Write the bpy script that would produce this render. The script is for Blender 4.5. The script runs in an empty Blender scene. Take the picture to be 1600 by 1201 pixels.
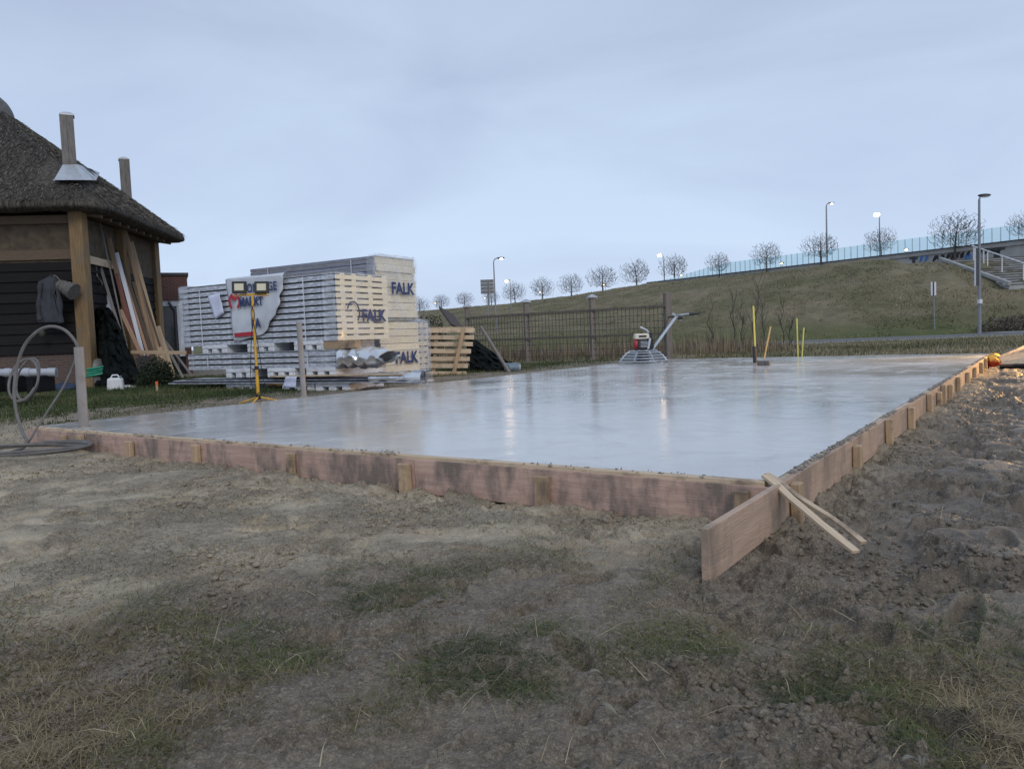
import bpy, math, random
import numpy as np
from mathutils import Vector, Matrix

SC = bpy.context.scene
COL = SC.collection
random.seed(7)
RNG = np.random.default_rng(11)
R = math.radians

# ------------------------------------------------------------------ camera
CAMZ, PITCH, ROLL, FPX = 1.02, 0.0608, 0.0396, 1200.0
_f = Vector((0, math.cos(PITCH), -math.sin(PITCH)))
_u0 = Vector((0, math.sin(PITCH), math.cos(PITCH)))
_r0 = Vector((1, 0, 0))
_r = _r0 * math.cos(ROLL) - _u0 * math.sin(ROLL)
_u = _r0 * math.sin(ROLL) + _u0 * math.cos(ROLL)
cam_data = bpy.data.cameras.new('camera')
cam = bpy.data.objects.new('camera', cam_data)
COL.objects.link(cam)
cam.matrix_world = Matrix(((_r.x, _u.x, -_f.x, 0), (_r.y, _u.y, -_f.y, 0), (_r.z, _u.z, -_f.z, CAMZ), (0, 0, 0, 1)))
cam_data.sensor_width = 36
cam_data.lens = 36 * FPX / 1600
cam_data.clip_start = 0.05
cam_data.clip_end = 9000
SC.camera = cam

# ------------------------------------------------------------------ sky, sun, exposure
SUN_EL, SUN_AZ = R(33), R(164)
world = bpy.data.worlds.new('World')
SC.world = world
world.use_nodes = True
wn, wl = world.node_tree.nodes, world.node_tree.links
wn.clear()
w_out = wn.new('ShaderNodeOutputWorld')
w_bg = wn.new('ShaderNodeBackground')
w_bg.inputs['Strength'].default_value = 0.1
w_sky = wn.new('ShaderNodeTexSky')
w_sky.sky_type = 'NISHITA'
w_sky.sun_disc = False
w_sky.sun_elevation = SUN_EL
w_sky.sun_rotation = SUN_AZ
w_tc = wn.new('ShaderNodeTexCoord')
w_map = wn.new('ShaderNodeMapping')
w_map.inputs['Scale'].default_value = (1.0, 1.0, 3.2)
w_map.inputs['Rotation'].default_value = (0.05, 0.12, 0.4)
w_n = wn.new('ShaderNodeTexNoise')
w_n.inputs['Scale'].default_value = 1.9
w_n.inputs['Detail'].default_value = 5
w_n.inputs['Roughness'].default_value = 0.5
w_n.inputs['Distortion'].default_value = 0.5
w_ramp = wn.new('ShaderNodeValToRGB')
w_ramp.color_ramp.elements[0].position = 0.34
w_ramp.color_ramp.elements[0].color = (4.3, 5.15, 6.95, 1)
w_ramp.color_ramp.elements[1].position = 0.66
w_ramp.color_ramp.elements[1].color = (5.3, 6.45, 8.2, 1)
w_sep = wn.new('ShaderNodeSeparateXYZ')
w_hr = wn.new('ShaderNodeMapRange')
w_hr.inputs['From Min'].default_value = 0.0
w_hr.inputs['From Max'].default_value = 0.45
w_hr.inputs['To Min'].default_value = 1.10
w_hr.inputs['To Max'].default_value = 0.93
w_sc = wn.new('ShaderNodeVectorMath')
w_sc.operation = 'SCALE'
w_mix = wn.new('ShaderNodeMix')
w_mix.data_type = 'RGBA'
w_mix.inputs['Factor'].default_value = 0.93
wl.new(w_tc.outputs['Generated'], w_map.inputs['Vector'])
wl.new(w_map.outputs['Vector'], w_n.inputs['Vector'])
wl.new(w_n.outputs['Fac'], w_ramp.inputs['Fac'])
wl.new(w_tc.outputs['Generated'], w_sep.inputs['Vector'])
wl.new(w_sep.outputs['Z'], w_hr.inputs['Value'])
wl.new(w_ramp.outputs['Color'], w_sc.inputs[0])
wl.new(w_hr.outputs['Result'], w_sc.inputs['Scale'])
wl.new(w_sky.outputs['Color'], w_mix.inputs['A'])
wl.new(w_sc.outputs['Vector'], w_mix.inputs['B'])
wl.new(w_mix.outputs['Result'], w_bg.inputs['Color'])
wl.new(w_bg.outputs['Background'], w_out.inputs['Surface'])

sun_d = bpy.data.lights.new('sun', 'SUN')
sun_d.energy = 0.9
sun_d.angle = R(22)
sun_d.color = (1.0, 0.93, 0.84)
sun = bpy.data.objects.new('sun', sun_d)
COL.objects.link(sun)
_sd = Vector((math.sin(SUN_AZ) * math.cos(SUN_EL), math.cos(SUN_AZ) * math.cos(SUN_EL), math.sin(SUN_EL)))
sun.rotation_euler = _sd.to_track_quat('Z', 'Y').to_euler()
sun.location = (0, 0, 60)

SC.view_settings.view_transform = 'Standard'
SC.view_settings.look = 'None'
SC.view_settings.exposure = 0.17
SC.view_settings.gamma = 1.0
SC.view_settings.use_curve_mapping = False
SC.cycles.use_denoising = True
SC.cycles.denoising_prefilter = 'NONE'
SC.cycles.max_bounces = 8
SC.cycles.transparent_max_bounces = 16
SC.cycles.sample_clamp_indirect = 12.0

# ------------------------------------------------------------------ helpers: pixels to points at a chosen distance
def ray(px, py):
    d = _f + _r * ((px - 800) / FPX) + _u * ((600.5 - py) / FPX)
    return d
def at(px, py, Y):
    d = ray(px, py)
    return Vector((0, 0, CAMZ)) + d * (Y / d.y)
def onz(px, py, z):
    d = ray(px, py)
    return Vector((0, 0, CAMZ)) + d * ((z - CAMZ) / d.z)

# ------------------------------------------------------------------ helpers: noise
def _hash(ix, iy, s):
    h = (ix.astype(np.int64) * 374761393 + iy.astype(np.int64) * 668265263 + s * 974634533) & 0xFFFFFFFF
    h = ((h ^ (h >> 13)) * 1274126177) & 0xFFFFFFFF
    h = (h ^ (h >> 16)) & 0xFFFFFF
    return h / float(0xFFFFFF)
def vn(x, y, s=0):
    x = np.asarray(x, float); y = np.asarray(y, float)
    xi = np.floor(x); yi = np.floor(y)
    fx = x - xi; fy = y - yi
    fx = fx * fx * fx * (fx * (fx * 6 - 15) + 10); fy = fy * fy * fy * (fy * (fy * 6 - 15) + 10)
    a = _hash(xi, yi, s); b = _hash(xi + 1, yi, s); c = _hash(xi, yi + 1, s); d = _hash(xi + 1, yi + 1, s)
    return (a + (b - a) * fx) * (1 - fy) + (c + (d - c) * fx) * fy
def fbm(x, y, o=4, s=0, g=0.5):
    t = 0; a = 1; n = 0
    for k in range(o):
        t = t + a * vn(x * 2 ** k + 17.3 * k, y * 2 ** k - 9.1 * k, s + k); n += a; a *= g
    return t / n
def worley(x, y, s=0):
    xi = np.floor(x); yi = np.floor(y); best = np.full(x.shape, 9.0); bid = np.zeros(x.shape)
    for dx in (-1, 0, 1):
        for dy in (-1, 0, 1):
            cx = xi + dx; cy = yi + dy
            px = cx + 0.15 + 0.7 * _hash(cx, cy, s); py = cy + 0.15 + 0.7 * _hash(cx, cy, s + 1)
            d = (px - x) ** 2 + (py - y) ** 2; h = _hash(cx, cy, s + 2)
            k = d < best; best = np.where(k, d, best); bid = np.where(k, h, bid)
    return np.sqrt(best), bid
def sm(x, a, b):
    t = np.clip((np.asarray(x, float) - a) / (b - a), 0, 1)
    return t * t * (3 - 2 * t)

# ------------------------------------------------------------------ helpers: materials
MATS = {}
def principled(name):
    m = bpy.data.materials.new(name); m.use_nodes = True
    nt = m.node_tree
    return m, nt, nt.nodes['Principled BSDF']
def node(nt, t, **kw):
    n = nt.nodes.new(t)
    for k, v in kw.items():
        if k in n.inputs: n.inputs[k].default_value = v
        else: setattr(n, k, v)
    return n
def mixc(nt, fac, a, b, blend='MIX'):
    n = nt.nodes.new('ShaderNodeMix'); n.data_type = 'RGBA'; n.blend_type = blend
    for key, v in (('Factor', fac), ('A', a), ('B', b)):
        s = [i for i in n.inputs if i.name == key and (i.type == 'RGBA' or key == 'Factor')][0]
        if key == 'Factor':
            s = n.inputs[0]
        if hasattr(v, 'links') or hasattr(v, 'is_linked'): nt.links.new(v, s)
        elif isinstance(v, (tuple, list)): s.default_value = (*v[:3], 1)
        else: s.default_value = v
    return n.outputs[2]
def ramp(nt, fac, a, b):
    n = nt.nodes.new('ShaderNodeMapRange'); n.inputs[1].default_value = a; n.inputs[2].default_value = b
    n.clamp = True
    nt.links.new(fac, n.inputs[0]); return n.outputs[0]
def mat(name, c1, c2=None, rough=0.7, scale=8, stretch=(1, 1, 1), bump=0.0, bscale=None, metal=0.0, spec=0.5, detail=5, rnd=0.15, lo=0.35, hi=0.65, dirt=None, dscale=3, coat=0.0, dlo=0.5, dhi=0.68, dst=None):
    m, nt, b = principled(name); L = nt.links
    tc = node(nt, 'ShaderNodeTexCoord'); mp = node(nt, 'ShaderNodeMapping'); mp.inputs['Scale'].default_value = stretch
    oi = node(nt, 'ShaderNodeObjectInfo')
    ad = node(nt, 'ShaderNodeVectorMath', operation='ADD')
    sc = node(nt, 'ShaderNodeVectorMath', operation='SCALE'); sc.inputs[0].default_value = (7.1, 3.7, 5.3)
    L.new(oi.outputs['Random'], sc.inputs['Scale'])
    L.new(tc.outputs['Object'], ad.inputs[0]); L.new(sc.outputs[0], ad.inputs[1]); L.new(ad.outputs[0], mp.inputs['Vector'])
    n1 = node(nt, 'ShaderNodeTexNoise', Scale=scale, Detail=detail, Roughness=0.6)
    L.new(mp.outputs[0], n1.inputs['Vector'])
    c2 = c2 or tuple(x * 0.75 for x in c1)
    col = mixc(nt, ramp(nt, n1.outputs['Fac'], lo, hi), c2, c1)
    if rnd:
        hv = node(nt, 'ShaderNodeHueSaturation')
        mr = node(nt, 'ShaderNodeMapRange'); mr.inputs[3].default_value = 1 - rnd; mr.inputs[4].default_value = 1 + rnd
        L.new(oi.outputs['Random'], mr.inputs[0]); L.new(mr.outputs[0], hv.inputs['Value']); L.new(col, hv.inputs['Color']); col = hv.outputs[0]
    if dirt:
        n2 = node(nt, 'ShaderNodeTexNoise', Scale=dscale, Detail=6, Roughness=0.65)
        if dst:
            m3 = node(nt, 'ShaderNodeMapping'); m3.inputs['Scale'].default_value = dst; L.new(ad.outputs[0], m3.inputs[0]); L.new(m3.outputs[0], n2.inputs['Vector'])
        else: L.new(ad.outputs[0], n2.inputs['Vector'])
        col = mixc(nt, ramp(nt, n2.outputs['Fac'], dlo, dhi), col, dirt)
    L.new(col, b.inputs['Base Color'])
    rr = node(nt, 'ShaderNodeMapRange'); rr.inputs[3].default_value = max(0.02, rough - 0.1); rr.inputs[4].default_value = min(1, rough + 0.1)
    L.new(n1.outputs['Fac'], rr.inputs[0]); L.new(rr.outputs[0], b.inputs['Roughness'])
    b.inputs['Metallic'].default_value = metal
    b.inputs['Specular IOR Level'].default_value = spec
    if coat: b.inputs['Coat Weight'].default_value = coat
    if bump:
        n3 = node(nt, 'ShaderNodeTexNoise', Scale=bscale or scale * 2, Detail=5)
        L.new(mp.outputs[0], n3.inputs['Vector'])
        bp = node(nt, 'ShaderNodeBump', Strength=bump, Distance=0.02)
        L.new(n3.outputs['Fac'], bp.inputs['Height']); L.new(bp.outputs[0], b.inputs['Normal'])
    MATS[name] = m
    return m
def emit(name, c, s):
    m, nt, b = principled(name)
    b.inputs['Base Color'].default_value = (*c, 1)
    b.inputs['Emission Color'].default_value = (*c, 1); b.inputs['Emission Strength'].default_value = s
    n = node(nt, 'ShaderNodeTexNoise', Scale=6.0)
    MATS[name] = m; return m
def film(name, tint, amount, rough=0.15, bump=0.5, scale=6):
    m, nt, b = principled(name); L = nt.links
    b.inputs['Base Color'].default_value = (*tint, 1); b.inputs['Roughness'].default_value = rough
    tr = node(nt, 'ShaderNodeBsdfTransparent'); mx = node(nt, 'ShaderNodeMixShader')
    tc = node(nt, 'ShaderNodeTexCoord'); n = node(nt, 'ShaderNodeTexNoise', Scale=scale, Detail=6, Distortion=1.2)
    L.new(tc.outputs['Object'], n.inputs['Vector'])
    bp = node(nt, 'ShaderNodeBump', Strength=bump, Distance=0.05); L.new(n.outputs['Fac'], bp.inputs['Height']); L.new(bp.outputs[0], b.inputs['Normal'])
    mr = node(nt, 'ShaderNodeMapRange'); mr.inputs[1].default_value = 0.4; mr.inputs[2].default_value = 0.65
    mr.inputs[3].default_value = amount * 0.5; mr.inputs[4].default_value = min(1, amount * 1.6)
    L.new(n.outputs['Fac'], mr.inputs[0]); L.new(mr.outputs[0], mx.inputs[0])
    L.new(tr.outputs[0], mx.inputs[1]); L.new(b.outputs[0], mx.inputs[2])
    L.new(mx.outputs[0], nt.nodes['Material Output'].inputs['Surface'])
    MATS[name] = m; return m

# ------------------------------------------------------------------ helpers: objects
WM = {}
def wm(o): return WM.get(o.name, Matrix.Identity(4)) if o else Matrix.Identity(4)
def put(o, parent=None, M=None):
    """link o; M is its world matrix"""
    COL.objects.link(o)
    M = M if M is not None else wm(parent)
    WM[o.name] = M
    if parent:
        o.parent = parent
        o.matrix_basis = wm(parent).inverted() @ M
    else:
        o.matrix_basis = M
    return o
def tag(o, label=None, cat=None, group=None, kind=None):
    for k, v in (('label', label), ('category', cat), ('group', group), ('kind', kind)):
        if v: o[k] = v
    return o
def thing(name, label, cat, loc=(0, 0, 0), rz=0.0, group=None):
    o = bpy.data.objects.new(name, None); o.empty_display_size = 0.2
    put(o, None, Matrix.Translation(Vector(loc)) @ Matrix.Rotation(rz, 4, 'Z'))
    return tag(o, label, cat, group)
def mesh_obj(name, me, parent=None, M=None):
    return put(bpy.data.objects.new(name, me), parent, M)
def np_mesh(name, V, F, m, attrs=None, smooth=False):
    """V (n,3), F (k,3 or 4) arrays"""
    me = bpy.data.meshes.new(name)
    V = np.ascontiguousarray(V, np.float32); F = np.ascontiguousarray(F, np.int32)
    me.vertices.add(len(V)); me.vertices.foreach_set('co', V.ravel())
    k = F.shape[1]
    me.loops.add(F.size); me.loops.foreach_set('vertex_index', F.ravel())
    me.polygons.add(len(F)); me.polygons.foreach_set('loop_start', np.arange(0, F.size, k, dtype=np.int32))
    if smooth: me.polygons.foreach_set('use_smooth', np.ones(len(F), bool))
    for an, av in (attrs or {}).items():
        a = me.attributes.new(an, 'FLOAT', 'POINT'); a.data.foreach_set('value', np.ascontiguousarray(av, np.float32))
    me.update(calc_edges=True)
    if m: me.materials.append(m)
    return me
class MB:
    """collects shapes (in world coordinates unless built local) into one mesh"""
    def __init__(s): s.v = []; s.f = []; s.mi = []
    def quad(s, a, b, c, d, mi=0):
        n = len(s.v); s.v += [Vector(p) for p in (a, b, c, d)]; s.f.append((n, n + 1, n + 2, n + 3)); s.mi.append(mi); return s
    def box(s, c, size, M=None, mi=0, end_mi=None, taper=1.0):
        c = Vector(c); hx, hy, hz = [q / 2 for q in size]
        n = len(s.v)
        for z in (-1, 1):
            t = taper if z > 0 else 1.0
            for x, y in ((-1, -1), (1, -1), (1, 1), (-1, 1)):
                p = Vector((x * hx * t, y * hy * t, z * hz))
                if M: p = M @ p
                s.v.append(c + p)
        fs = [(3, 2, 1, 0), (4, 5, 6, 7), (0, 1, 5, 4), (1, 2, 6, 5), (2, 3, 7, 6), (3, 0, 4, 7)]
        for i, f in enumerate(fs):
            s.f.append(tuple(n + q for q in f)); s.mi.append(end_mi if (end_mi is not None and i in (3, 5)) else mi)
        return s
    def tube(s, pts, r, seg=8, mi=0, cap=True):
        pts = [Vector(p) for p in pts]
        rs = r if isinstance(r, (list, tuple)) else [r] * len(pts)
        n0 = len(s.v); prev = None
        for i, p in enumerate(pts):
            t = (pts[min(i + 1, len(pts) - 1)] - pts[max(i - 1, 0)])
            t = t.normalized() if t.length > 1e-9 else Vector((0, 0, 1))
            if prev is None:
                h = Vector((0, 0, 1)) if abs(t.z) < 0.9 else Vector((1, 0, 0))
                a = t.cross(h).normalized()
            else:
                a = (prev - t * prev.dot(t)).normalized()
            prev = a; b = t.cross(a)
            for k in range(seg):
                th = 2 * math.pi * k / seg
                s.v.append(p + (a * math.cos(th) + b * math.sin(th)) * rs[i])
        for i in range(len(pts) - 1):
            for k in range(seg):
                k2 = (k + 1) % seg
                s.f.append((n0 + i * seg + k, n0 + i * seg + k2, n0 + (i + 1) * seg + k2, n0 + (i + 1) * seg + k)); s.mi.append(mi)
        if cap:
            s.f.append(tuple(n0 + k for k in reversed(range(seg)))); s.mi.append(mi)
            e = n0 + (len(pts) - 1) * seg
            s.f.append(tuple(e + k for k in range(seg))); s.mi.append(mi)
        return s
    def lathe(s, base, prof, seg=24, mi=0, M=None):
        base = Vector(base); n0 = len(s.v)
        for (r, z) in prof:
            for k in range(seg):
                th = 2 * math.pi * k / seg
                p = Vector((r * math.cos(th), r * math.sin(th), z))
                if M: p = M @ p
                s.v.append(base + p)
        for i in range(len(prof) - 1):
            for k in range(seg):
                k2 = (k + 1) % seg
                s.f.append((n0 + i * seg + k, n0 + i * seg + k2, n0 + (i + 1) * seg + k2, n0 + (i + 1) * seg + k)); s.mi.append(mi)
        s.f.append(tuple(n0 + k for k in reversed(range(seg)))); s.mi.append(mi)
        e = n0 + (len(prof) - 1) * seg
        s.f.append(tuple(e + k for k in range(seg))); s.mi.append(mi)
        return s
    def grid(s, rows, mi=0, flip=False):
        n0 = len(s.v); w = len(rows[0])
        for rr in rows: s.v += [Vector(p) for p in rr]
        for i in range(len(rows) - 1):
            for j in range(w - 1):
                q = (n0 + i * w + j, n0 + i * w + j + 1, n0 + (i + 1) * w + j + 1, n0 + (i + 1) * w + j)
                s.f.append(q[::-1] if flip else q); s.mi.append(mi)
        return s
    def ball(s, c, r, seg=12, rings=8, mi=0, M=None):
        r = r if isinstance(r, (tuple, list)) else (r, r, r)
        prof = []
        n0 = len(s.v); c = Vector(c)
        for i in range(rings + 1):
            ph = math.pi * i / rings
            for k in range(seg):
                th = 2 * math.pi * k / seg
                p = Vector((r[0] * math.sin(ph) * math.cos(th), r[1] * math.sin(ph) * math.sin(th), r[2] * math.cos(ph)))
                if M: p = M @ p
                s.v.append(c + p)
        for i in range(rings):
            for k in range(seg):
                k2 = (k + 1) % seg
                s.f.append((n0 + i * seg + k, n0 + (i + 1) * seg + k, n0 + (i + 1) * seg + k2, n0 + i * seg + k2)); s.mi.append(mi)
        return s
    def build(s, name, m, parent=None, local=False, smooth=False, M=None):
        W = M if M is not None else wm(parent)
        inv = Matrix.Identity(4) if local else W.inverted()
        me = bpy.data.meshes.new(name)
        me.from_pydata([tuple(inv @ p) for p in s.v], [], s.f)
        for q in (m if isinstance(m, (list, tuple)) else [m]): me.materials.append(q)
        if len(me.materials) > 1: me.polygons.foreach_set('material_index', s.mi)
        if smooth:
            me.polygons.foreach_set('use_smooth', [True] * len(me.polygons))
            try: me.set_sharp_from_angle(angle=R(40))
            except Exception: pass
        me.update()
        return put(bpy.data.objects.new(name, me), parent, W)
def bev(o, w=0.006, n=1):
    md = o.modifiers.new('bevel', 'BEVEL'); md.width = w; md.segments = n; md.limit_method = 'ANGLE'
    return o
def axes(p0, p1, up=(0, 0, 1)):
    """world matrix with x along p0->p1 and z near up, origin at the middle"""
    p0, p1 = Vector(p0), Vector(p1); x = (p1 - p0).normalized(); up = Vector(up)
    y = up.cross(x)
    if y.length < 1e-4: y = Vector((0, 1, 0)).cross(x)
    y.normalize(); z = x.cross(y); c = (p0 + p1) / 2
    return Matrix(((x.x, y.x, z.x, c.x), (x.y, y.y, z.y, c.y), (x.z, y.z, z.z, c.z), (0, 0, 0, 1)))
def plank(name, p0, p1, w, t, m, parent=None, up=(0, 0, 1), bw=0.004, jitter=0.0, ragged=0.0):
    """box from p0 to p1, w wide (local y), t thick (local z); grain along local x"""
    L = (Vector(p1) - Vector(p0)).length
    M = axes(p0, p1, up)
    b = MB(); n = 6 if (jitter or ragged) else 1
    rows = []
    rnd = random.Random(hash((round(L, 3), round(w, 3), round(p0[0], 3))) & 0xffff)
    for i in range(n + 1):
        x = -L / 2 + L * i / n
        dz = rnd.uniform(-jitter, jitter); dy = rnd.uniform(-jitter, jitter); g = 1 - ragged * rnd.random()
        rows.append([Vector((x, y * w / 2 * g + dy, z * t / 2 * g + dz)) for y, z in ((-1, -1), (1, -1), (1, 1), (-1, 1))])
    nn = 0
    for i in range(n + 1): b.v += rows[i]
    for i in range(n):
        for k in range(4):
            k2 = (k + 1) % 4
            b.f.append((i * 4 + k, i * 4 + k2, i * 4 + 4 + k2, i * 4 + 4 + k)[::-1]); b.mi.append(0)
    b.f.append((0, 1, 2, 3)); b.f.append((n * 4 + 3, n * 4 + 2, n * 4 + 1, n * 4)); b.mi += [0, 0]
    o = b.build(name, m, parent, local=True, M=M)
    if bw: bev(o, bw)
    return o
def text(body, size, origin, xd, yd, m, parent, name='lettering', bold=0.0, sx=1.0):
    cu = bpy.data.curves.new('lettering', 'FONT'); cu.body = body; cu.size = size; cu.offset = bold; cu.extrude = 0.001
    ob = bpy.data.objects.new('lettering_curve', cu); COL.objects.link(ob)
    bpy.context.view_layer.update()
    me = bpy.data.meshes.new_from_object(ob.evaluated_get(bpy.context.evaluated_depsgraph_get()))
    COL.objects.unlink(ob); bpy.data.objects.remove(ob)
    xd, yd, o = Vector(xd), Vector(yd), Vector(origin); zd = xd.cross(yd)
    inv = wm(parent).inverted()
    for v in me.vertices: v.co = inv @ (o + xd * v.co.x * sx + yd * v.co.y + zd * v.co.z)
    me.materials.clear(); me.materials.append(m)
    me.name = name
    return put(bpy.data.objects.new(name, me), parent, wm(parent))

# ------------------------------------------------------------------ slab frame
T = 0.6146
A = Vector((1.338, 3.975)); D1 = Vector((-math.cos(T), math.sin(T))); D2 = Vector((math.sin(T), math.cos(T)))
L1, L2, SLABZ = 8.351, 16.909, 0.22
def sp(u, v, z=SLABZ):
    p = A + D1 * u + D2 * v
    return Vector((p.x, p.y, z))

# ------------------------------------------------------------------ ground height
_pr = np.random.default_rng(5)
PRINTS = []
for _ in range(230):
    PRINTS.append((_pr.uniform(-5, 5), _pr.uniform(1.9, 8.5), _pr.uniform(0, math.pi), _pr.uniform(0.12, 0.165), _pr.uniform(0.045, 0.062), _pr.uniform(0.02, 0.045)))
for _ in range(160):   # churned side, right of the slab
    u, v = -_pr.uniform(0.45, 4.2), _pr.uniform(-1.5, 9)
    p = A + D1 * u + D2 * v
    PRINTS.append((p.x, p.y, _pr.uniform(0, math.pi), _pr.uniform(0.12, 0.3), _pr.uniform(0.05, 0.11), _pr.uniform(0.03, 0.075)))
PRINTS.append((0.28, 3.05, 0.3, 0.12, 0.09, 0.06)); PRINTS.append((0.62, 2.72, 0.0, 0.17, 0.06, 0.06)); PRINTS.append((-1.3, 4.15, 0.2, 0.25, 0.07, 0.05))
def uv(x, y):
    dx = x - A.x; dy = y - A.y
    return dx * D1.x + dy * D1.y, dx * D2.x + dy * D2.y
def zones(x, y):
    """sand, wet (churned mud), grass amounts 0..1"""
    u, v = uv(x, y)
    n = fbm(x * 0.55, y * 0.55, 4, 31); n2 = fbm(x * 1.7, y * 1.7, 4, 47)
    left = sm(u, 8.2, 8.9) * sm(v, -0.3, 2.2)
    back = sm(v, 16.9, 17.4)
    wet = sm(-u, -0.1, 0.7) * sm(v + (n - 0.5) * 2.2, -1.3, -0.3) * (1 - sm(y, 24, 28))
    wet = np.maximum(wet, sm(-u + (n2 - .5), 1.0, 2.0) * sm(y, 1.2, 2.2) * (1 - sm(y, 24, 28)))
    sand = sm(y + (n - 0.5) * 2.6 + (n2 - 0.5) * 0.8, 2.6, 3.7) * (1 - wet) * (1 - left) * (1 - back)
    g = sm(n2 + 0.45 * (fbm(x * 5, y * 5, 3, 52) - 0.5) + 0.35 * (n - 0.5) + 0.075 * sm(-y, -3.3, -2.3), 0.43, 0.70) * (1 - sand * 0.80) * (1 - wet * 0.97)
    g = np.maximum(g, np.maximum(left, back) * sm(fbm(x * 1.1, y * 1.1, 3, 77) + 0.30 * sm(u, 9.2, 12.0) + 0.5 * back, 0.48, 0.66))
    g = np.maximum(g, sm(y, 24, 27))
    return np.clip(sand, 0, 1), np.clip(wet, 0, 1), np.clip(g, 0, 1), left, back
CLOD = {}
def gz(x, y, fine=True):
    x = np.asarray(x, float); y = np.asarray(y, float)
    u, v = uv(x, y)
    sand, wet, g, left, back = zones(x, y)
    z = 0.16 * np.maximum(left, np.where(u > 0, 1, sm(-u, 3, -0.0)) * back * 0.75)
    z = z - 0.05 * sm(-u, 0.0, 0.5) * (1 - sm(v, 8, 15))
    z = z + 0.05 * (fbm(x * 0.35, y * 0.35, 2, 3) - 0.5) * (1 - left)
    far = sm(y, 26, 40)
    if fine:
        wx = x + 0.12 * fbm(x * 4, y * 4, 2, 8); wy = y + 0.12 * fbm(x * 4 + 9, y * 4, 2, 9)
        lump = fbm(wx * 3.1, wy * 3.1, 5, 12, 0.55) - 0.5
        rid = 1 - np.abs(2 * fbm(wx * 4.4, wy * 4.4, 3, 20) - 1) * 2.2
        clod = np.maximum(0, fbm(x * 16, y * 16, 3, 22) - 0.52) * sm(fbm(x * 1.9, y * 1.9, 3, 25), 0.44, 0.6)
        grit = fbm(x * 38, y * 38, 2, 27) - 0.5
        amp = 1 - 0.6 * np.maximum(left, back)
        tt = fbm(wx * 2.3, wy * 2.3, 5, 33, 0.6)
        ter = (0.016 * sm(tt, 0.497, 0.506) + 0.014 * sm(tt, 0.565, 0.572) + 0.012 * sm(tt, 0.43, 0.437)) * (1.2 + 0.9 * wet)
        z = z + amp * (1 - far) * (0.055 * lump + 0.012 * np.maximum(rid, 0) + 0.07 * clod + 0.008 * grit + ter)
        dent = np.zeros_like(z); rim = np.zeros_like(z); wob = 0.35 * (fbm(x * 9, y * 9, 3, 55) - 0.5)
        for (cx, cy, a, l, w, dp) in PRINTS:
            msk = (np.abs(x - cx) < 2.2 * l) & (np.abs(y - cy) < 2.2 * l)
            if not msk.any(): continue
            dp = min(dp, 0.05) * 0.95; xx = x[msk] - cx; yy = y[msk] - cy
            p = (xx * math.cos(a) + yy * math.sin(a)) / l; q = (-xx * math.sin(a) + yy * math.cos(a)) / w
            r = np.sqrt(p * p + q * q) + wob[msk]
            dent[msk] = np.maximum(dent[msk], dp * (1 - sm(r, 0.80, 1.02)))
            tread = 0.0045 * np.sin((xx * math.cos(a) + yy * math.sin(a)) * 6.283 / 0.032) * (1 - sm(r, 0.7, 0.9))
            dent[msk] = np.where(r < 0.9, dent[msk] + tread, dent[msk])
            rim[msk] = np.maximum(rim[msk], dp * 0.45 * sm(r, 0.88, 1.02) * (1 - sm(r, 1.02, 1.6)))
        z = z + rim - dent
        for uc in (-1.55, -2.75):      # two wheel ruts along the side of the slab
            du = u - uc - 0.22 * (fbm(v * 0.35, v * 0 + uc, 2, 58) - 0.5); on = sm(v, -1.2, 0.2) * (1 - sm(v, 12, 15)) * sm(fbm(v * 0.8, v * 0, 2, 59), 0.3, 0.5)
            rut = (1 - sm(np.abs(du), 0.09, 0.13)) * on
            dent = np.maximum(dent, rut * (0.034 + 0.009 * np.sin((v * 9 + np.abs(du) * 14) * 2.2)))
            rim = np.maximum(rim, 0.02 * on * sm(np.abs(du), 0.10, 0.14) * (1 - sm(np.abs(du), 0.14, 0.22)))
        cl = (y < 11) & (y > 1.2); flat = 1 - 0.85 * sm(dent, 0.002, 0.012)
        if cl.any():
            X, Yy = x[cl] + 0.02 * fbm(x[cl] * 30, y[cl] * 30, 2, 5), y[cl] + 0.02 * fbm(x[cl] * 30 + 7, y[cl] * 30, 2, 6)
            mk = sm(fbm(x[cl] * 2.9, y[cl] * 2.9, 5, 25, 0.65), 0.41, 0.57) * (1 - 0.85 * np.maximum(left, back)[cl]); CLOD['m'] = np.zeros_like(z); CLOD['m'][cl] = mk; mk = mk * flat[cl]; CLOD['m'][cl] = mk
            zc = 0
            for (sc, hh, pr, sd) in ((8.5, 0.030, 0.5, 81), (17.0, 0.019, 0.62, 84), (34.0, 0.010, 0.7, 87)):
                f1, idd = worley(X * sc, Yy * sc, sd)
                zc = zc + hh * np.clip(1 - (f1 / 0.52) ** 2, 0, 1) ** 0.6 * (idd < pr) * (0.4 + 0.9 * idd)
            zc = zc * (0.08 + 1.5 * mk) * (1 - 0.55 * wet[cl]) * flat[cl]; z[cl] += zc; CLOD['v'] = np.zeros_like(z); CLOD['v'][cl] = zc
        z = z + wet * (1 - far) * 0.055 * (np.minimum(np.abs(fbm(wx * 2.2, wy * 2.2, 4, 40) - 0.5) * 3.2, 0.62) - 0.3)
        z = z - 0.07 * np.exp(-((u + 0.1) ** 2 / 0.5 + (v + 0.45) ** 2 / 0.7))
        # soil heaped against the front boards
        z = z - 0.03 * sm(v, -0.8, -0.1) * (u > -0.2) * (v < 0.3) * sm(u, 0.2, 0.9) - 0.035 * sm(-u, 1.0, 0.1) * sm(-u, -0.05, 0.05) * sm(v, 0, 0.6)
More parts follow.
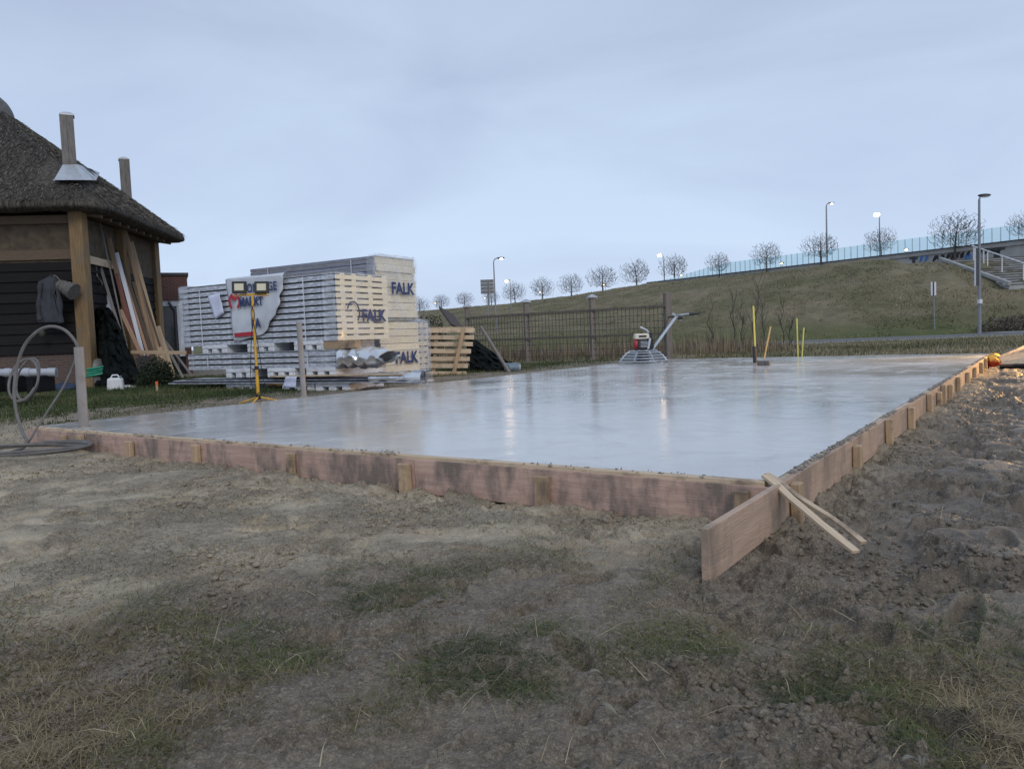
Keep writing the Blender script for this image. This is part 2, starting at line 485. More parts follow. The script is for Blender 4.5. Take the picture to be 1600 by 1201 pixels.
        z = z - 0.030 * sm(v, -0.6, -0.1) * (v < 0.3) * sm(u, 0, 1) * (1 - sm(u, 8.2, 9)) + 0.022 * sm(v, -0.55, -0.1) * sm(u, 0.9, 1.6) * (1 - sm(u, 8.2, 9)) * (v < 0.3) * (0.3 + 1.3 * fbm(x * 5, y * 5, 3, 61))
    if fine:
        fr = (1 - np.maximum(left, back)) * (1 - far); z = z * (1 - fr) + fr * (0.075 * np.tanh((z + 0.02) / 0.075) - 0.02)
    inside = sm(u, -0.04, 0.06) * sm(L1 - u, -0.04, 0.06) * sm(v, -0.04, 0.06) * sm(L2 - v, -0.04, 0.06)
    z = z * (1 - inside) + inside * -0.12
    return z
def g1(x, y): return float(gz(np.array([x]), np.array([y]))[0])

# ------------------------------------------------------------------ materials
def ground_mat():
    m, nt, b = principled('mud_and_sand'); L = nt.links
    tc = node(nt, 'ShaderNodeTexCoord')
    def attr(n):
        a = node(nt, 'ShaderNodeAttribute'); a.attribute_name = n; return a.outputs['Fac']
    def nz(s, d=6, r=0.6):
        n = node(nt, 'ShaderNodeTexNoise', Scale=s, Detail=d, Roughness=r); L.new(tc.outputs['Object'], n.inputs['Vector']); return n.outputs['Fac']
    n_l, n_m, n_f = nz(1.3), nz(7), nz(45, 4)
    n_s = nz(15, 6, 0.75)
    soil = mixc(nt, ramp(nt, n_s, 0.36, 0.64), (0.165, 0.132, 0.097), (0.36, 0.295, 0.218))
    sandc = mixc(nt, ramp(nt, n_m, 0.36, 0.6), (0.46, 0.375, 0.258), (0.64, 0.53, 0.372))
    wetc = mixc(nt, ramp(nt, n_m, 0.38, 0.66), (0.10, 0.081, 0.062), (0.25, 0.205, 0.157))
    grs = mixc(nt, ramp(nt, n_m, 0.35, 0.65), (0.09, 0.084, 0.045), (0.17, 0.15, 0.09))
    c = mixc(nt, attr('sand'), soil, sandc)
    c = mixc(nt, attr('wet'), c, wetc)
    c = mixc(nt, ramp(nt, n_l, 0.42, 0.66), c, mixc(nt, 0.35, c, (0.12, 0.092, 0.068)))
    c = mixc(nt, attr('grass'), c, mixc(nt, 0.5, soil, grs))
    c = mixc(nt, ramp(nt, attr('clod'), 0.0, 3.4), c, (0.13, 0.102, 0.074))
    def cr0(x_):
        q = node(nt, 'ShaderNodeMath', operation='MULTIPLY'); L.new(x_, q.inputs[0]); L.new(attr('crumbly'), q.inputs[1]); return q.outputs[0]
    def vor(sc):
        v = node(nt, 'ShaderNodeTexVoronoi', Scale=sc); L.new(tc.outputs['Object'], v.inputs['Vector']); sx = node(nt, 'ShaderNodeSeparateColor'); L.new(v.outputs['Color'], sx.inputs[0]); return sx.outputs[0]
    c = mixc(nt, cr0(ramp(nt, vor(70), 0.66, 1.0)), c, mixc(nt, 0.5, c, (0.07, 0.055, 0.04)))
    c = mixc(nt, cr0(ramp(nt, vor(130), 0.6, 1.0)), c, mixc(nt, 0.4, c, (0.66, 0.57, 0.44)))
    spk = node(nt, 'ShaderNodeMath', operation='MULTIPLY'); L.new(ramp(nt, nz(34, 4, 0.7), 0.56, 0.64), spk.inputs[0]); L.new(attr('crumbly'), spk.inputs[1])
    c = mixc(nt, spk.outputs[0], c, mixc(nt, 0.6, c, (0.085, 0.066, 0.047)))
    c = mixc(nt, ramp(nt, n_f, 0.35, 0.65), mixc(nt, 0.22, c, (0.06, 0.046, 0.034)), c)
    c = mixc(nt, ramp(nt, nz(170, 3, 0.7), 0.36, 0.64), mixc(nt, 0.42, c, (0.045, 0.035, 0.026)), mixc(nt, 0.10, c, (0.75, 0.66, 0.52)))
    L.new(c, b.inputs['Base Color'])
    mm = node(nt, 'ShaderNodeMath', operation='MULTIPLY_ADD'); L.new(attr('wet'), mm.inputs[0]); mm.inputs[1].default_value = -0.3; mm.inputs[2].default_value = 0.92
    m2 = node(nt, 'ShaderNodeMath', operation='ADD'); mr = node(nt, 'ShaderNodeMapRange'); mr.inputs[1].default_value = 0.4; mr.inputs[2].default_value = 0.7; mr.inputs[3].default_value = -0.18; mr.inputs[4].default_value = 0.05
    L.new(n_l, mr.inputs[0]); L.new(mm.outputs[0], m2.inputs[0]); L.new(mr.outputs[0], m2.inputs[1]); L.new(m2.outputs[0], b.inputs['Roughness'])
    b.inputs['Specular IOR Level'].default_value = 0.4
    def cr(a, b_):
        q = node(nt, 'ShaderNodeMapRange'); q.inputs[3].default_value = a; q.inputs[4].default_value = b_; L.new(attr('crumbly'), q.inputs[0]); return q.outputs[0]
    b1 = node(nt, 'ShaderNodeBump', Distance=0.02); L.new(cr(0.45, 0.8), b1.inputs['Strength']); L.new(nz(95, 6, 0.75), b1.inputs['Height'])
    b2 = node(nt, 'ShaderNodeBump', Distance=0.03); L.new(cr(0.28, 0.5), b2.inputs['Strength']); L.new(nz(26, 6, 0.7), b2.inputs['Height']); L.new(b1.outputs[0], b2.inputs['Normal'])
    L.new(b2.outputs[0], b.inputs['Normal'])
    return m
def tint_mat(name, cols, rough=0.75, trans=0.0):
    m, nt, b = principled(name); L = nt.links
    a = node(nt, 'ShaderNodeAttribute'); a.attribute_name = 'tint'
    cr = node(nt, 'ShaderNodeValToRGB'); el = cr.color_ramp.elements
    while len(el) < len(cols): el.new(0.5)
    for i, c in enumerate(cols):
        el[i].position = i / (len(cols) - 1); el[i].color = (*c, 1)
    L.new(a.outputs['Fac'], cr.inputs['Fac']); L.new(cr.outputs['Color'], b.inputs['Base Color'])
    b.inputs['Roughness'].default_value = rough; b.inputs['Specular IOR Level'].default_value = 0.3
    return m
M_GROUND = ground_mat()
M_GRASS = tint_mat('grass_blades', [(0.045, 0.056, 0.020), (0.078, 0.098, 0.030), (0.12, 0.130, 0.046), (0.185, 0.138, 0.072), (0.40, 0.335, 0.22)])
M_GREEN = tint_mat('short_green_grass', [(0.028, 0.04, 0.014), (0.05, 0.078, 0.024), (0.095, 0.105, 0.042), (0.17, 0.145, 0.08)])
M_DYKE = tint_mat('dyke_grass', [(0.09, 0.094, 0.046), (0.155, 0.15, 0.075), (0.225, 0.195, 0.12), (0.31, 0.26, 0.17)])
M_REED = tint_mat('dry_reed', [(0.10, 0.08, 0.055), (0.19, 0.148, 0.095), (0.26, 0.205, 0.14), (0.34, 0.28, 0.20)])
M_CLOD = mat('soil_crumbs', (0.27, 0.215, 0.155), (0.13, 0.10, 0.075), rough=0.95, scale=2.5, rnd=0)

PLY = mat('reddish_plywood', (0.52, 0.355, 0.285), (0.41, 0.27, 0.215), rough=0.65, scale=5, stretch=(0.6, 6, 6), bump=0.2, bscale=20, rnd=0.08, dirt=(0.19, 0.15, 0.125), dscale=2.2, dlo=0.46, dhi=0.62, dst=(2.2, 0.9, 1))
PLY2 = mat('brown_shuttering_board', (0.48, 0.34, 0.25), (0.38, 0.265, 0.19), rough=0.65, scale=5, stretch=(0.6, 6, 6), bump=0.2, bscale=20, rnd=0.08, dirt=(0.25, 0.19, 0.145), dscale=2.0, dlo=0.48, dhi=0.66, dst=(2.0, 0.9, 1))
BATTEN = mat('fresh_pine_batten', (0.62, 0.49, 0.34), (0.49, 0.37, 0.25), rough=0.65, scale=6, stretch=(0.6, 14, 14), bump=0.15, bscale=30, rnd=0.12, dirt=(0.22, 0.16, 0.11), dscale=5)
STAKE = mat('pine_stake', (0.50, 0.36, 0.225), (0.37, 0.255, 0.155), rough=0.7, scale=6, stretch=(0.6, 14, 14), bump=0.2, bscale=30, rnd=0.18, dirt=(0.16, 0.12, 0.085), dscale=4)
CRUST = mat('dried_concrete_crumbs', (0.33, 0.30, 0.265), (0.19, 0.165, 0.145), rough=0.95, scale=9, rnd=0)
PVC = mat('grey_pvc', (0.30, 0.28, 0.27), (0.25, 0.235, 0.225), rough=0.4, scale=3, rnd=0.06, dirt=(0.24, 0.20, 0.165), dscale=7)
CABLE = mat('grey_cable', (0.16, 0.15, 0.145), (0.10, 0.095, 0.09), rough=0.55, scale=9, rnd=0.05)
BLACK = mat('black_rubber', (0.018, 0.018, 0.02), (0.012, 0.012, 0.013), rough=0.55, rnd=0)
YELLOW = mat('yellow_paint', (0.72, 0.40, 0.035), (0.62, 0.33, 0.03), rough=0.4, rnd=0.05, dirt=(0.3, 0.18, 0.05), dscale=9)
LIME = mat('pale_yellow_conduit', (0.72, 0.66, 0.16), (0.64, 0.56, 0.13), rough=0.5, rnd=0.08)
TAN = mat('tan_handle', (0.62, 0.43, 0.18), (0.5, 0.33, 0.14), rough=0.6, rnd=0.05)
STEEL = mat('galvanised_steel', (0.55, 0.58, 0.62), (0.42, 0.45, 0.49), rough=0.35, metal=0.75, scale=12, rnd=0.05)
LAMPST = mat('lamp_post_grey', (0.27, 0.28, 0.30), (0.2, 0.21, 0.23), rough=0.5, metal=0.2, rnd=0.08)
DARKST = mat('dark_metal', (0.05, 0.05, 0.058), (0.03, 0.03, 0.035), rough=0.5, rnd=0.05)
WHITE = mat('white_paint', (0.72, 0.73, 0.74), (0.62, 0.63, 0.64), rough=0.55, rnd=0.04)
FOAMW = mat('white_foam', (0.70, 0.72, 0.75), (0.58, 0.60, 0.64), rough=0.85, scale=30, rnd=0.06, dirt=(0.42, 0.42, 0.42), dscale=5)
FOAMY = mat('yellow_insulation', (0.78, 0.71, 0.53), (0.69, 0.62, 0.46), rough=0.85, scale=14, rnd=0.06)
GLASSD = mat('dark_window', (0.025, 0.03, 0.035), rough=0.08, rnd=0)
M_LETTER = mat('navy_print', (0.022, 0.045, 0.16), (0.018, 0.04, 0.13), rough=0.5, rnd=0)
M_RED = mat('red_print', (0.42, 0.02, 0.035), (0.34, 0.018, 0.03), rough=0.5, rnd=0)
VINYL = mat('white_vinyl', (0.56, 0.59, 0.63), (0.47, 0.50, 0.55), rough=0.45, scale=4, bump=0.25, bscale=7, rnd=0)
PAPER = mat('printed_paper', (0.62, 0.65, 0.78), (0.54, 0.58, 0.74), rough=0.6, scale=20, rnd=0)
FILM = film('clear_film', (0.82, 0.84, 0.88), 0.2, scale=2.2, bump=0.3)
FILM2 = film('clear_film_thick', (0.66, 0.70, 0.78), 0.26, scale=2.6, bump=0.25)
FOIL = mat('silver_foil', (0.75, 0.77, 0.80), (0.6, 0.62, 0.65), rough=0.25, metal=0.7, scale=5, bump=0.4, bscale=10, rnd=0)
DARKSHEET = mat('dark_coated_sheet', (0.07, 0.075, 0.10), (0.05, 0.052, 0.07), rough=0.3, metal=0.4, rnd=0.1)
OLDWOOD = mat('weathered_grey_wood', (0.23, 0.212, 0.195), (0.125, 0.113, 0.104), rough=0.85, scale=5, stretch=(12, 12, 0.7), bump=0.4, bscale=14, rnd=0.1)
OAK = mat('yellowed_oak_post', (0.25, 0.162, 0.075), (0.155, 0.098, 0.046), rough=0.75, scale=4, stretch=(7, 7, 0.6), bump=0.3, bscale=10, rnd=0.05, dirt=(0.16, 0.12, 0.085), dscale=2)
TARRED = mat('black_tarred_board', (0.014, 0.013, 0.014), (0.008, 0.0075, 0.008), rough=0.75, spec=0.2, scale=4, stretch=(0.7, 9, 9), bump=0.3, bscale=12, rnd=0.2)
LOAM = mat('brown_loam', (0.11, 0.085, 0.058), (0.06, 0.046, 0.033), rough=0.95, scale=5, bump=0.5, bscale=12, rnd=0.05)
LEAD = mat('lead_flashing', (0.52, 0.54, 0.57), (0.42, 0.44, 0.47), rough=0.45, metal=0.4, rnd=0)
NETM = mat('black_netting', (0.010, 0.013, 0.013), (0.006, 0.008, 0.008), rough=0.98, spec=0.1, scale=22, bump=0.9, bscale=45, rnd=0)
FENCEW = mat('fence_post_wood', (0.25, 0.215, 0.185), (0.16, 0.135, 0.115), rough=0.85, scale=5, stretch=(10, 10, 0.7), bump=0.4, bscale=14, rnd=0.12)
WIRE = mat('rusty_wire', (0.045, 0.04, 0.036), (0.03, 0.027, 0.024), rough=0.7, rnd=0)
BARK = mat('bark', (0.075, 0.064, 0.058), (0.05, 0.043, 0.04), rough=0.9, scale=9, rnd=0.1)
CONC = mat('bridge_concrete', (0.38, 0.38, 0.37), (0.30, 0.30, 0.295), rough=0.85, scale=1.2, rnd=0, dirt=(0.27, 0.265, 0.26), dscale=0.6)

def thatch_mat():
    m, nt, b = principled('old_thatch'); L = nt.links
    tc = node(nt, 'ShaderNodeTexCoord')
    def nz(s, d=6, r=0.65, st=None):
        n = node(nt, 'ShaderNodeTexNoise', Scale=s, Detail=d, Roughness=r)
        if st:
            mp = node(nt, 'ShaderNodeMapping'); mp.inputs['Scale'].default_value = st; L.new(tc.outputs['Object'], mp.inputs[0]); L.new(mp.outputs[0], n.inputs['Vector'])
        else: L.new(tc.outputs['Object'], n.inputs['Vector'])
        return n.outputs['Fac']
    c = mixc(nt, ramp(nt, nz(15, 6, 0.75, (1, 1, 0.22)), 0.40, 0.66), (0.036, 0.031, 0.026), (0.175, 0.158, 0.14))
    c = mixc(nt, ramp(nt, nz(1.1, 4), 0.4, 0.7), c, mixc(nt, 0.5, c, (0.06, 0.052, 0.04)))
    c = mixc(nt, ramp(nt, nz(40, 3, 0.8, (1, 1, 0.3)), 0.62, 0.74), c, (0.34, 0.31, 0.28))
    L.new(c, b.inputs['Base Color']); b.inputs['Roughness'].default_value = 0.95; b.inputs['Specular IOR Level'].default_value = 0.2
    bp = node(nt, 'ShaderNodeBump', Strength=0.9, Distance=0.04); L.new(nz(26, 6, 0.8, (1, 1, 0.22)), bp.inputs['Height']); L.new(bp.outputs[0], b.inputs['Normal'])
    return m
THATCH = thatch_mat()
def brick_mat(name, c1, c2, mortar, scale):
    m, nt, b = principled(name); L = nt.links
    tc = node(nt, 'ShaderNodeTexCoord'); mp = node(nt, 'ShaderNodeMapping'); mp.inputs['Rotation'].default_value = (R(90), 0, 0)
    L.new(tc.outputs['Object'], mp.inputs[0])
    br = node(nt, 'ShaderNodeTexBrick', Scale=scale); br.inputs['Color1'].default_value = (*c1, 1); br.inputs['Color2'].default_value = (*c2, 1); br.inputs['Mortar'].default_value = (*mortar, 1)
    br.inputs['Mortar Size'].default_value = 0.012; br.inputs['Row Height'].default_value = 0.065; br.inputs['Brick Width'].default_value = 0.22
    L.new(mp.outputs[0], br.inputs['Vector']); L.new(br.outputs['Color'], b.inputs['Base Color']); b.inputs['Roughness'].default_value = 0.9
    bp = node(nt, 'ShaderNodeBump', Strength=0.6, Distance=0.01); bp.invert = True; L.new(br.outputs['Fac'], bp.inputs['Height']); L.new(bp.outputs[0], b.inputs['Normal'])
    return m
BRICK = brick_mat('red_brick', (0.16, 0.05, 0.038), (0.10, 0.034, 0.03), (0.12, 0.10, 0.09), 1.0)
BRICK2 = brick_mat('old_plinth_brick', (0.13, 0.075, 0.06), (0.085, 0.052, 0.044), (0.11, 0.10, 0.09), 1.0)
def slab_mat():
    m, nt, b = principled('wet_power_floated_concrete'); L = nt.links
    tc = node(nt, 'ShaderNodeTexCoord')
    def nz(s, d=5, r=0.55, dist=0.0):
        n = node(nt, 'ShaderNodeTexNoise', Scale=s, Detail=d, Roughness=r, Distortion=dist); L.new(tc.outputs['Object'], n.inputs['Vector']); return n.outputs['Fac']
    big, mid, fine = nz(0.45, 4, 0.5, 0.6), nz(2.6, 5, 0.6, 1.0), nz(14, 4)
    c = mixc(nt, ramp(nt, big, 0.35, 0.65), (0.43, 0.425, 0.41), (0.53, 0.52, 0.50))
    c = mixc(nt, ramp(nt, mid, 0.58, 0.72), c, (0.53, 0.525, 0.51))
    arcs = []
    for (ox, oy, sc) in ((-2.0, 6.0, 2.6), (5.0, 9.0, 2.1), (2.0, 17.0, 2.4), (-5.0, 11.0, 2.9)):
        mp = node(nt, 'ShaderNodeMapping'); mp.inputs['Location'].default_value = (-ox, -oy, 0); L.new(tc.outputs['Object'], mp.inputs[0])
        wv = node(nt, 'ShaderNodeTexWave', Scale=sc, Distortion=3.5, Detail=3.0); wv.wave_type = 'RINGS'; wv.rings_direction = 'Z'; wv.inputs['Detail Scale'].default_value = 0.8
        L.new(mp.outputs[0], wv.inputs['Vector']); mk = node(nt, 'ShaderNodeMath', operation='MULTIPLY'); L.new(ramp(nt, wv.outputs['Fac'], 0.72, 1.0), mk.inputs[0])
        L.new(ramp(nt, nz(0.5 + 0.07 * ox, 3), 0.50, 0.62), mk.inputs[1]); arcs.append(mk.outputs[0])
    for a_ in arcs: c = mixc(nt, a_, c, mixc(nt, 0.30, c, (0.62, 0.62, 0.60)))
    c = mixc(nt, ramp(nt, nz(1.1, 6, 0.65, 0.8), 0.54, 0.66), c, mixc(nt, 0.30, c, (0.16, 0.16, 0.155)))
    L.new(c, b.inputs['Base Color'])
    mr = node(nt, 'ShaderNodeMapRange'); mr.inputs[1].default_value = 0.35; mr.inputs[2].default_value = 0.68; mr.inputs[3].default_value = 0.10; mr.inputs[4].default_value = 0.19
    L.new(big, mr.inputs[0])
    m2 = node(nt, 'ShaderNodeMapRange'); m2.inputs[1].default_value = 0.5; m2.inputs[2].default_value = 0.72; m2.inputs[3].default_value = 0.0; m2.inputs[4].default_value = 0.14
    L.new(mid, m2.inputs[0])
    ad = node(nt, 'ShaderNodeMath', operation='ADD'); L.new(mr.outputs[0], ad.inputs[0]); L.new(m2.outputs[0], ad.inputs[1]); L.new(ad.outputs[0], b.inputs['Roughness'])
    b.inputs['Specular IOR Level'].default_value = 0.38
    b1 = node(nt, 'ShaderNodeBump', Strength=0.09, Distance=0.02); L.new(nz(3.2, 4, 0.5, 1.5), b1.inputs['Height'])
    b2 = node(nt, 'ShaderNodeBump', Strength=0.05, Distance=0.01); L.new(fine, b2.inputs['Height']); L.new(b1.outputs[0], b2.inputs['Normal'])
    L.new(b2.outputs[0], b.inputs['Normal'])
    return m
M_SLAB = slab_mat()

# ================================================================== GROUND
def ground():
    ys = np.concatenate([np.linspace(-60, 0.6, 22, endpoint=False), np.geomspace(0.6, 1.5, 26, endpoint=False), np.geomspace(1.5, 14, 640, endpoint=False), np.geomspace(14, 60, 150, endpoint=False), np.geomspace(60, 6000, 40)])
    nu = 880
    uu = np.linspace(-1, 1, nu); ext = 1 + np.geomspace(0.02, 60, 26)
    uu = np.concatenate([-ext[::-1], uu, ext])
    W = np.where(ys > 1.5, 0.74 * ys + 1.4, 2.5 + (1.5 - ys) * 1.0)
    X = uu[None, :] * W[:, None]; Y = np.repeat(ys[:, None], len(uu), 1)
    x, y = X.ravel(), Y.ravel()
    z = np.zeros_like(x)
    near = (y < 45) & (np.abs(x) < 45) & (y > -3)
    z[near] = gz(x[near], y[near])
    cv = np.zeros_like(x); cv[near] = np.clip(CLOD['v'] / 0.03, 0, 1); cm = np.zeros_like(x); cm[near] = CLOD['m']; cm[y > 10] = 0.5
    s, w, g, _, _ = zones(x, y)
    cm = np.maximum(cm * (1 - 0.35 * w), 0.7 * np.clip(1 - s - w, 0, 1))
    nr, nc = X.shape
    i = np.arange(nr - 1)[:, None] * nc + np.arange(nc - 1)[None, :]
    F = np.stack([i, i + 1, i + nc + 1, i + nc], -1).reshape(-1, 4)
    me = np_mesh('ground', np.stack([x, y, z], 1), F, M_GROUND, {'sand': s, 'wet': w, 'grass': g, 'clod': cv, 'crumbly': cm}, smooth=True)
    tag(mesh_obj('ground', me), kind='structure')
ground()

# ================================================================== CONCRETE SLAB
def slab():
    t = thing('concrete_slab', 'large wet grey freshly floated concrete floor slab inside timber formwork', 'concrete slab', sp(0, 0, 0))
    b = MB()
    n = 60; rows = []
    rr = random.Random(3)
    for i in range(n + 1):
        u = L1 * i / n
        rows.append([sp(u, L2 * j / 90, SLABZ + (rr.uniform(-0.0008, 0.0008))) for j in range(91)])
    b.grid(rows, flip=True)
    for (u0, v0, u1, v1) in ((0, 0, L1, 0), (L1, 0, L1, L2), (L1, L2, 0, L2), (0, L2, 0, 0)):
        b.quad(sp(u0, v0, -0.05), sp(u1, v1, -0.05), sp(u1, v1, SLABZ - 0.001), sp(u0, v0, SLABZ - 0.001))
    o = b.build('concrete', M_SLAB, t, smooth=True)
slab()

def solve_s(px, P0, d):
    """distance along the ground line P0 + d*s whose column in the picture is px, at slab height"""
    lo, hi = 0.0, 40.0
    def col(s):
        p = P0 + d * s; q = Vector((p.x, p.y, SLABZ)) - Vector((0, 0, CAMZ))
        return 800 + FPX * q.dot(_r) / q.dot(_f)
    for _ in range(60):
        mid = (lo + hi) / 2
        if (col(mid) - px) * (col(hi) - px) > 0: hi = mid
        else: lo = mid
    return lo

# ---------------- crumbs scattered by numpy
ICO_V = None
def blob_mesh(P, S, name, m, squash=0.7, seed=1, attrs=None):
    """many small lumpy stones: P (n,3) centres, S (n,) radii, in one mesh"""
    g = (1 + 5 ** 0.5) / 2
    V0 = np.array([(-1, g, 0), (1, g, 0), (-1, -g, 0), (1, -g, 0), (0, -1, g), (0, 1, g), (0, -1, -g), (0, 1, -g), (g, 0, -1), (g, 0, 1), (-g, 0, -1), (-g, 0, 1)], float) / 1.9
    F0 = np.array([(0, 11, 5), (0, 5, 1), (0, 1, 7), (0, 7, 10), (0, 10, 11), (1, 5, 9), (5, 11, 4), (11, 10, 2), (10, 7, 6), (7, 1, 8), (3, 9, 4), (3, 4, 2), (3, 2, 6), (3, 6, 8), (3, 8, 9), (4, 9, 5), (2, 4, 11), (6, 2, 10), (8, 6, 7), (9, 8, 1)])
    r = np.random.default_rng(seed); n = len(P)
    j = r.uniform(0.5, 1.5, (n, 12, 1)); a = r.uniform(0, 6.28, n); ca, sa = np.cos(a)[:, None], np.sin(a)[:, None]
    V = V0[None] * j * r.uniform(0.6, 1.4, (n, 1, 3)); V[..., 2] *= squash
    x = V[..., 0] * ca - V[..., 1] * sa; y = V[..., 0] * sa + V[..., 1] * ca
    V = np.stack([x, y, V[..., 2]], -1) * S[:, None, None] + P[:, None, :]
    F = (F0[None] + (np.arange(n) * 12)[:, None, None]).reshape(-1, 3)
    return np_mesh(name, V.reshape(-1, 3), F, m, {k: np.repeat(v, 12) for k, v in (attrs or {}).items()}, smooth=False)

# ================================================================== FORMWORK
def formwork():
    z0 = -0.02
    # front
    f = thing('front_formwork', 'reddish plywood formwork with pine stakes along the near edge of the slab', 'formwork', sp(0, -0.08, 0))
    cuts = [-0.02, 2.44, 4.9, 7.3, L1 + 0.05]
    for a, b in zip(cuts[:-1], cuts[1:]):
        p0 = sp(b - 0.002, -0.075, 0.083); p1 = sp(a + 0.002, -0.075, 0.083)
        plank('board', p0, p1, 0.235, 0.022, PLY, f, up=(-D2.x, -D2.y, 0), bw=0.002)
    bat = [(0.02, 1.9), (1.905, 4.2), (4.205, 6.3), (6.31, L1)]
    for a, b in bat:
        plank('batten', sp(b, -0.034, SLABZ - 0.022), sp(a, -0.034, SLABZ - 0.022), 0.062, 0.05, BATTEN, f, bw=0.003, jitter=0.002)
    for k, px in enumerate((115, 143, 218, 323, 471, 650, 862, 1172)):
        s = solve_s(px, A, D1)
        rr = random.Random(k); h = SLABZ - (0.03 + 0.025 * rr.random()); w = rr.uniform(0.075, 0.1)
        tl = rr.uniform(-0.015, 0.015)
        plank('stake', sp(s, -0.118, -0.35), sp(s + tl, -0.118, h), w, 0.05, STAKE, f, up=(-D2.x, -D2.y, 0), bw=0.006, ragged=0.06)
    r = np.random.default_rng(4)
    n = 450; U = r.uniform(0.0, L1, n); keep = vn(U * 1.7, U * 0, 5) > 0.42; U = U[keep]
    V = r.uniform(-0.085, 0.03, len(U)); P = np.array([sp(a, b, SLABZ + 0.006) for a, b in zip(U, V)])
    o = mesh_obj('concrete_crumb', blob_mesh(P - np.array(wm(f).translation), r.gamma(2.0, 0.0028, len(U)).clip(0.002, 0.012), 'concrete_crumb', CRUST), f)
    o['kind'] = 'stuff'
    # right
    q = thing('side_formwork', 'long timber formwork with pine stakes along the right edge of the slab', 'formwork', sp(-0.05, 0, 0))
    cuts = [-1.09, 3.2, 6.9, 10.6, 14.2, L2 + 0.05]
    for i, (a, b) in enumerate(zip(cuts[:-1], cuts[1:])):
        plank('board', sp(-0.052, a + 0.002, 0.11), sp(-0.052, b - 0.002, 0.11), 0.222, 0.034, PLY2, q, up=(-D1.x, -D1.y, 0), bw=0.002)
    for a, b in ((0.05, 4.3), (4.31, 8.2), (8.21, 12.4), (12.41, L2)):
        plank('batten', sp(-0.018, a, SLABZ - 0.025), sp(-0.018, b, SLABZ - 0.025), 0.03, 0.045, BATTEN, q, bw=0.003, jitter=0.002)
    for k, px in enumerate((1238, 1322, 1375, 1412, 1443, 1459, 1466, 1478, 1491, 1507, 1519, 1530, 1537)):
        s = solve_s(px - 6, A, D2) if px > 1240 else 0.10
        rr = random.Random(k + 50); h = SLABZ + rr.uniform(-0.05, 0.012); w = rr.uniform(0.08, 0.1)
        plank('stake', sp(-0.105 - rr.uniform(0, 0.01), s, -0.45), sp(-0.098, s, h), w, 0.055, STAKE, q, up=(-D1.x, -D1.y, 0), bw=0.006, ragged=0.05)
    n = 2600; V = r.uniform(0.0, L2, n); keep = vn(V * 2.1, V * 0, 9) > 0.3; V = V[keep]
    U = r.normal(-0.035, 0.016, len(V)).clip(-0.066, 0.01); P = np.array([sp(a, b, SLABZ + 0.008) for a, b in zip(U, V)])
    P[:, 2] += r.uniform(-0.006, 0.0, len(V))
    o = mesh_obj('concrete_crumb', blob_mesh(P - np.array(wm(q).translation), r.gamma(2.0, 0.0032, len(V)).clip(0.002, 0.013), 'concrete_crumb', CRUST, 0.5), q)
    o['kind'] = 'stuff'
    # far and left edges, low boards mostly hidden by the slab
    e = thing('rear_formwork', 'low plywood formwork along the far edge of the slab', 'formwork', sp(L1 / 2, L2 + 0.05, 0))
    plank('board', sp(0, L2 + 0.02, 0.11), sp(L1, L2 + 0.02, 0.11), 0.222, 0.022, PLY, e, up=(D2.x, D2.y, 0))
    e = thing('edge_formwork', 'low plywood formwork along the slab edge by the panel packs', 'formwork', sp(L1 + 0.05, L2 / 2, 0))
    plank('board', sp(L1 + 0.02, 0, 0.108), sp(L1 + 0.02, L2, 0.108), 0.222, 0.022, PLY, e, up=(D1.x, D1.y, 0))
    # two split battens leaning off the corner
    p = at(1196, 757, 3.98)
    for k, (top, bot, lab) in enumerate(((Vector((p.x, p.y, SLABZ + 0.026)), onz(1336, 862, 0.03), 'split pale batten leaning off the slab corner, nearer of the two'),
                                       (Vector((p.x + 0.03, p.y + 0.05, SLABZ + 0.03)), onz(1350, 848, 0.035), 'split pale batten leaning off the slab corner, shorter one ending farther right'))):
        o = plank('split_batten', top, bot, 0.048 if k == 0 else 0.036, 0.018, BATTEN, None, bw=0.001, jitter=0.006, ragged=0.22)
        tag(o, lab, 'batten', 'split battens at the slab corner')
formwork()

# ================================================================== PIPES, CABLE
def pipe_obj(name, base, top, r, label, m=PVC, wall=True):
    t = thing(name, label, 'pipe', base)
    b = MB(); base, top = Vector(base), Vector(top); d = (top - base).normalized()
    b.tube([base - d * 0.1, base + d * 0.05, top], r, 20, cap=not wall)
    if wall:
        b.tube([top, top - d * 0.25], r * 0.9, 20, cap=False)
        n = len(b.v); 
        a0 = 2 * 20
        for k in range(20):
            k2 = (k + 1) % 20
            b.f.append((a0 + k, a0 + k2, 60 + k2, 60 + k)); b.mi.append(0)
    b.build('tube', m, t, smooth=True)
    # ring of mortar where it enters the concrete
    b = MB(); b.lathe(base, [(r * 1.5, -0.002), (r * 1.42, 0.006), (r * 1.05, 0.02), (r * 0.98, 0.022)], 20)
    b.build('mortar_collar', CRUST, t)
    return t
P1b = onz(131, 667, SLABZ); P1t = at(123, 542, P1b.y - 0.02)
pipe_obj('pipe', P1b, P1t, 0.05, 'stout grey pipe standing in the slab corner with cables looping from it')
P2b = onz(475, 621, SLABZ); P2t = at(467, 503, P2b.y)
pipe_obj('pipe', P2b, P2t, 0.042, 'slender grey pipe standing near the slab edge in front of the panel packs')
P3b = onz(1180, 568, SLABZ); P3t = at(1178.5, 541, P3b.y)
pipe_obj('pipe', P3b, P3t, 0.045, 'short dark pipe stub at the far end of the slab', m=DARKST)

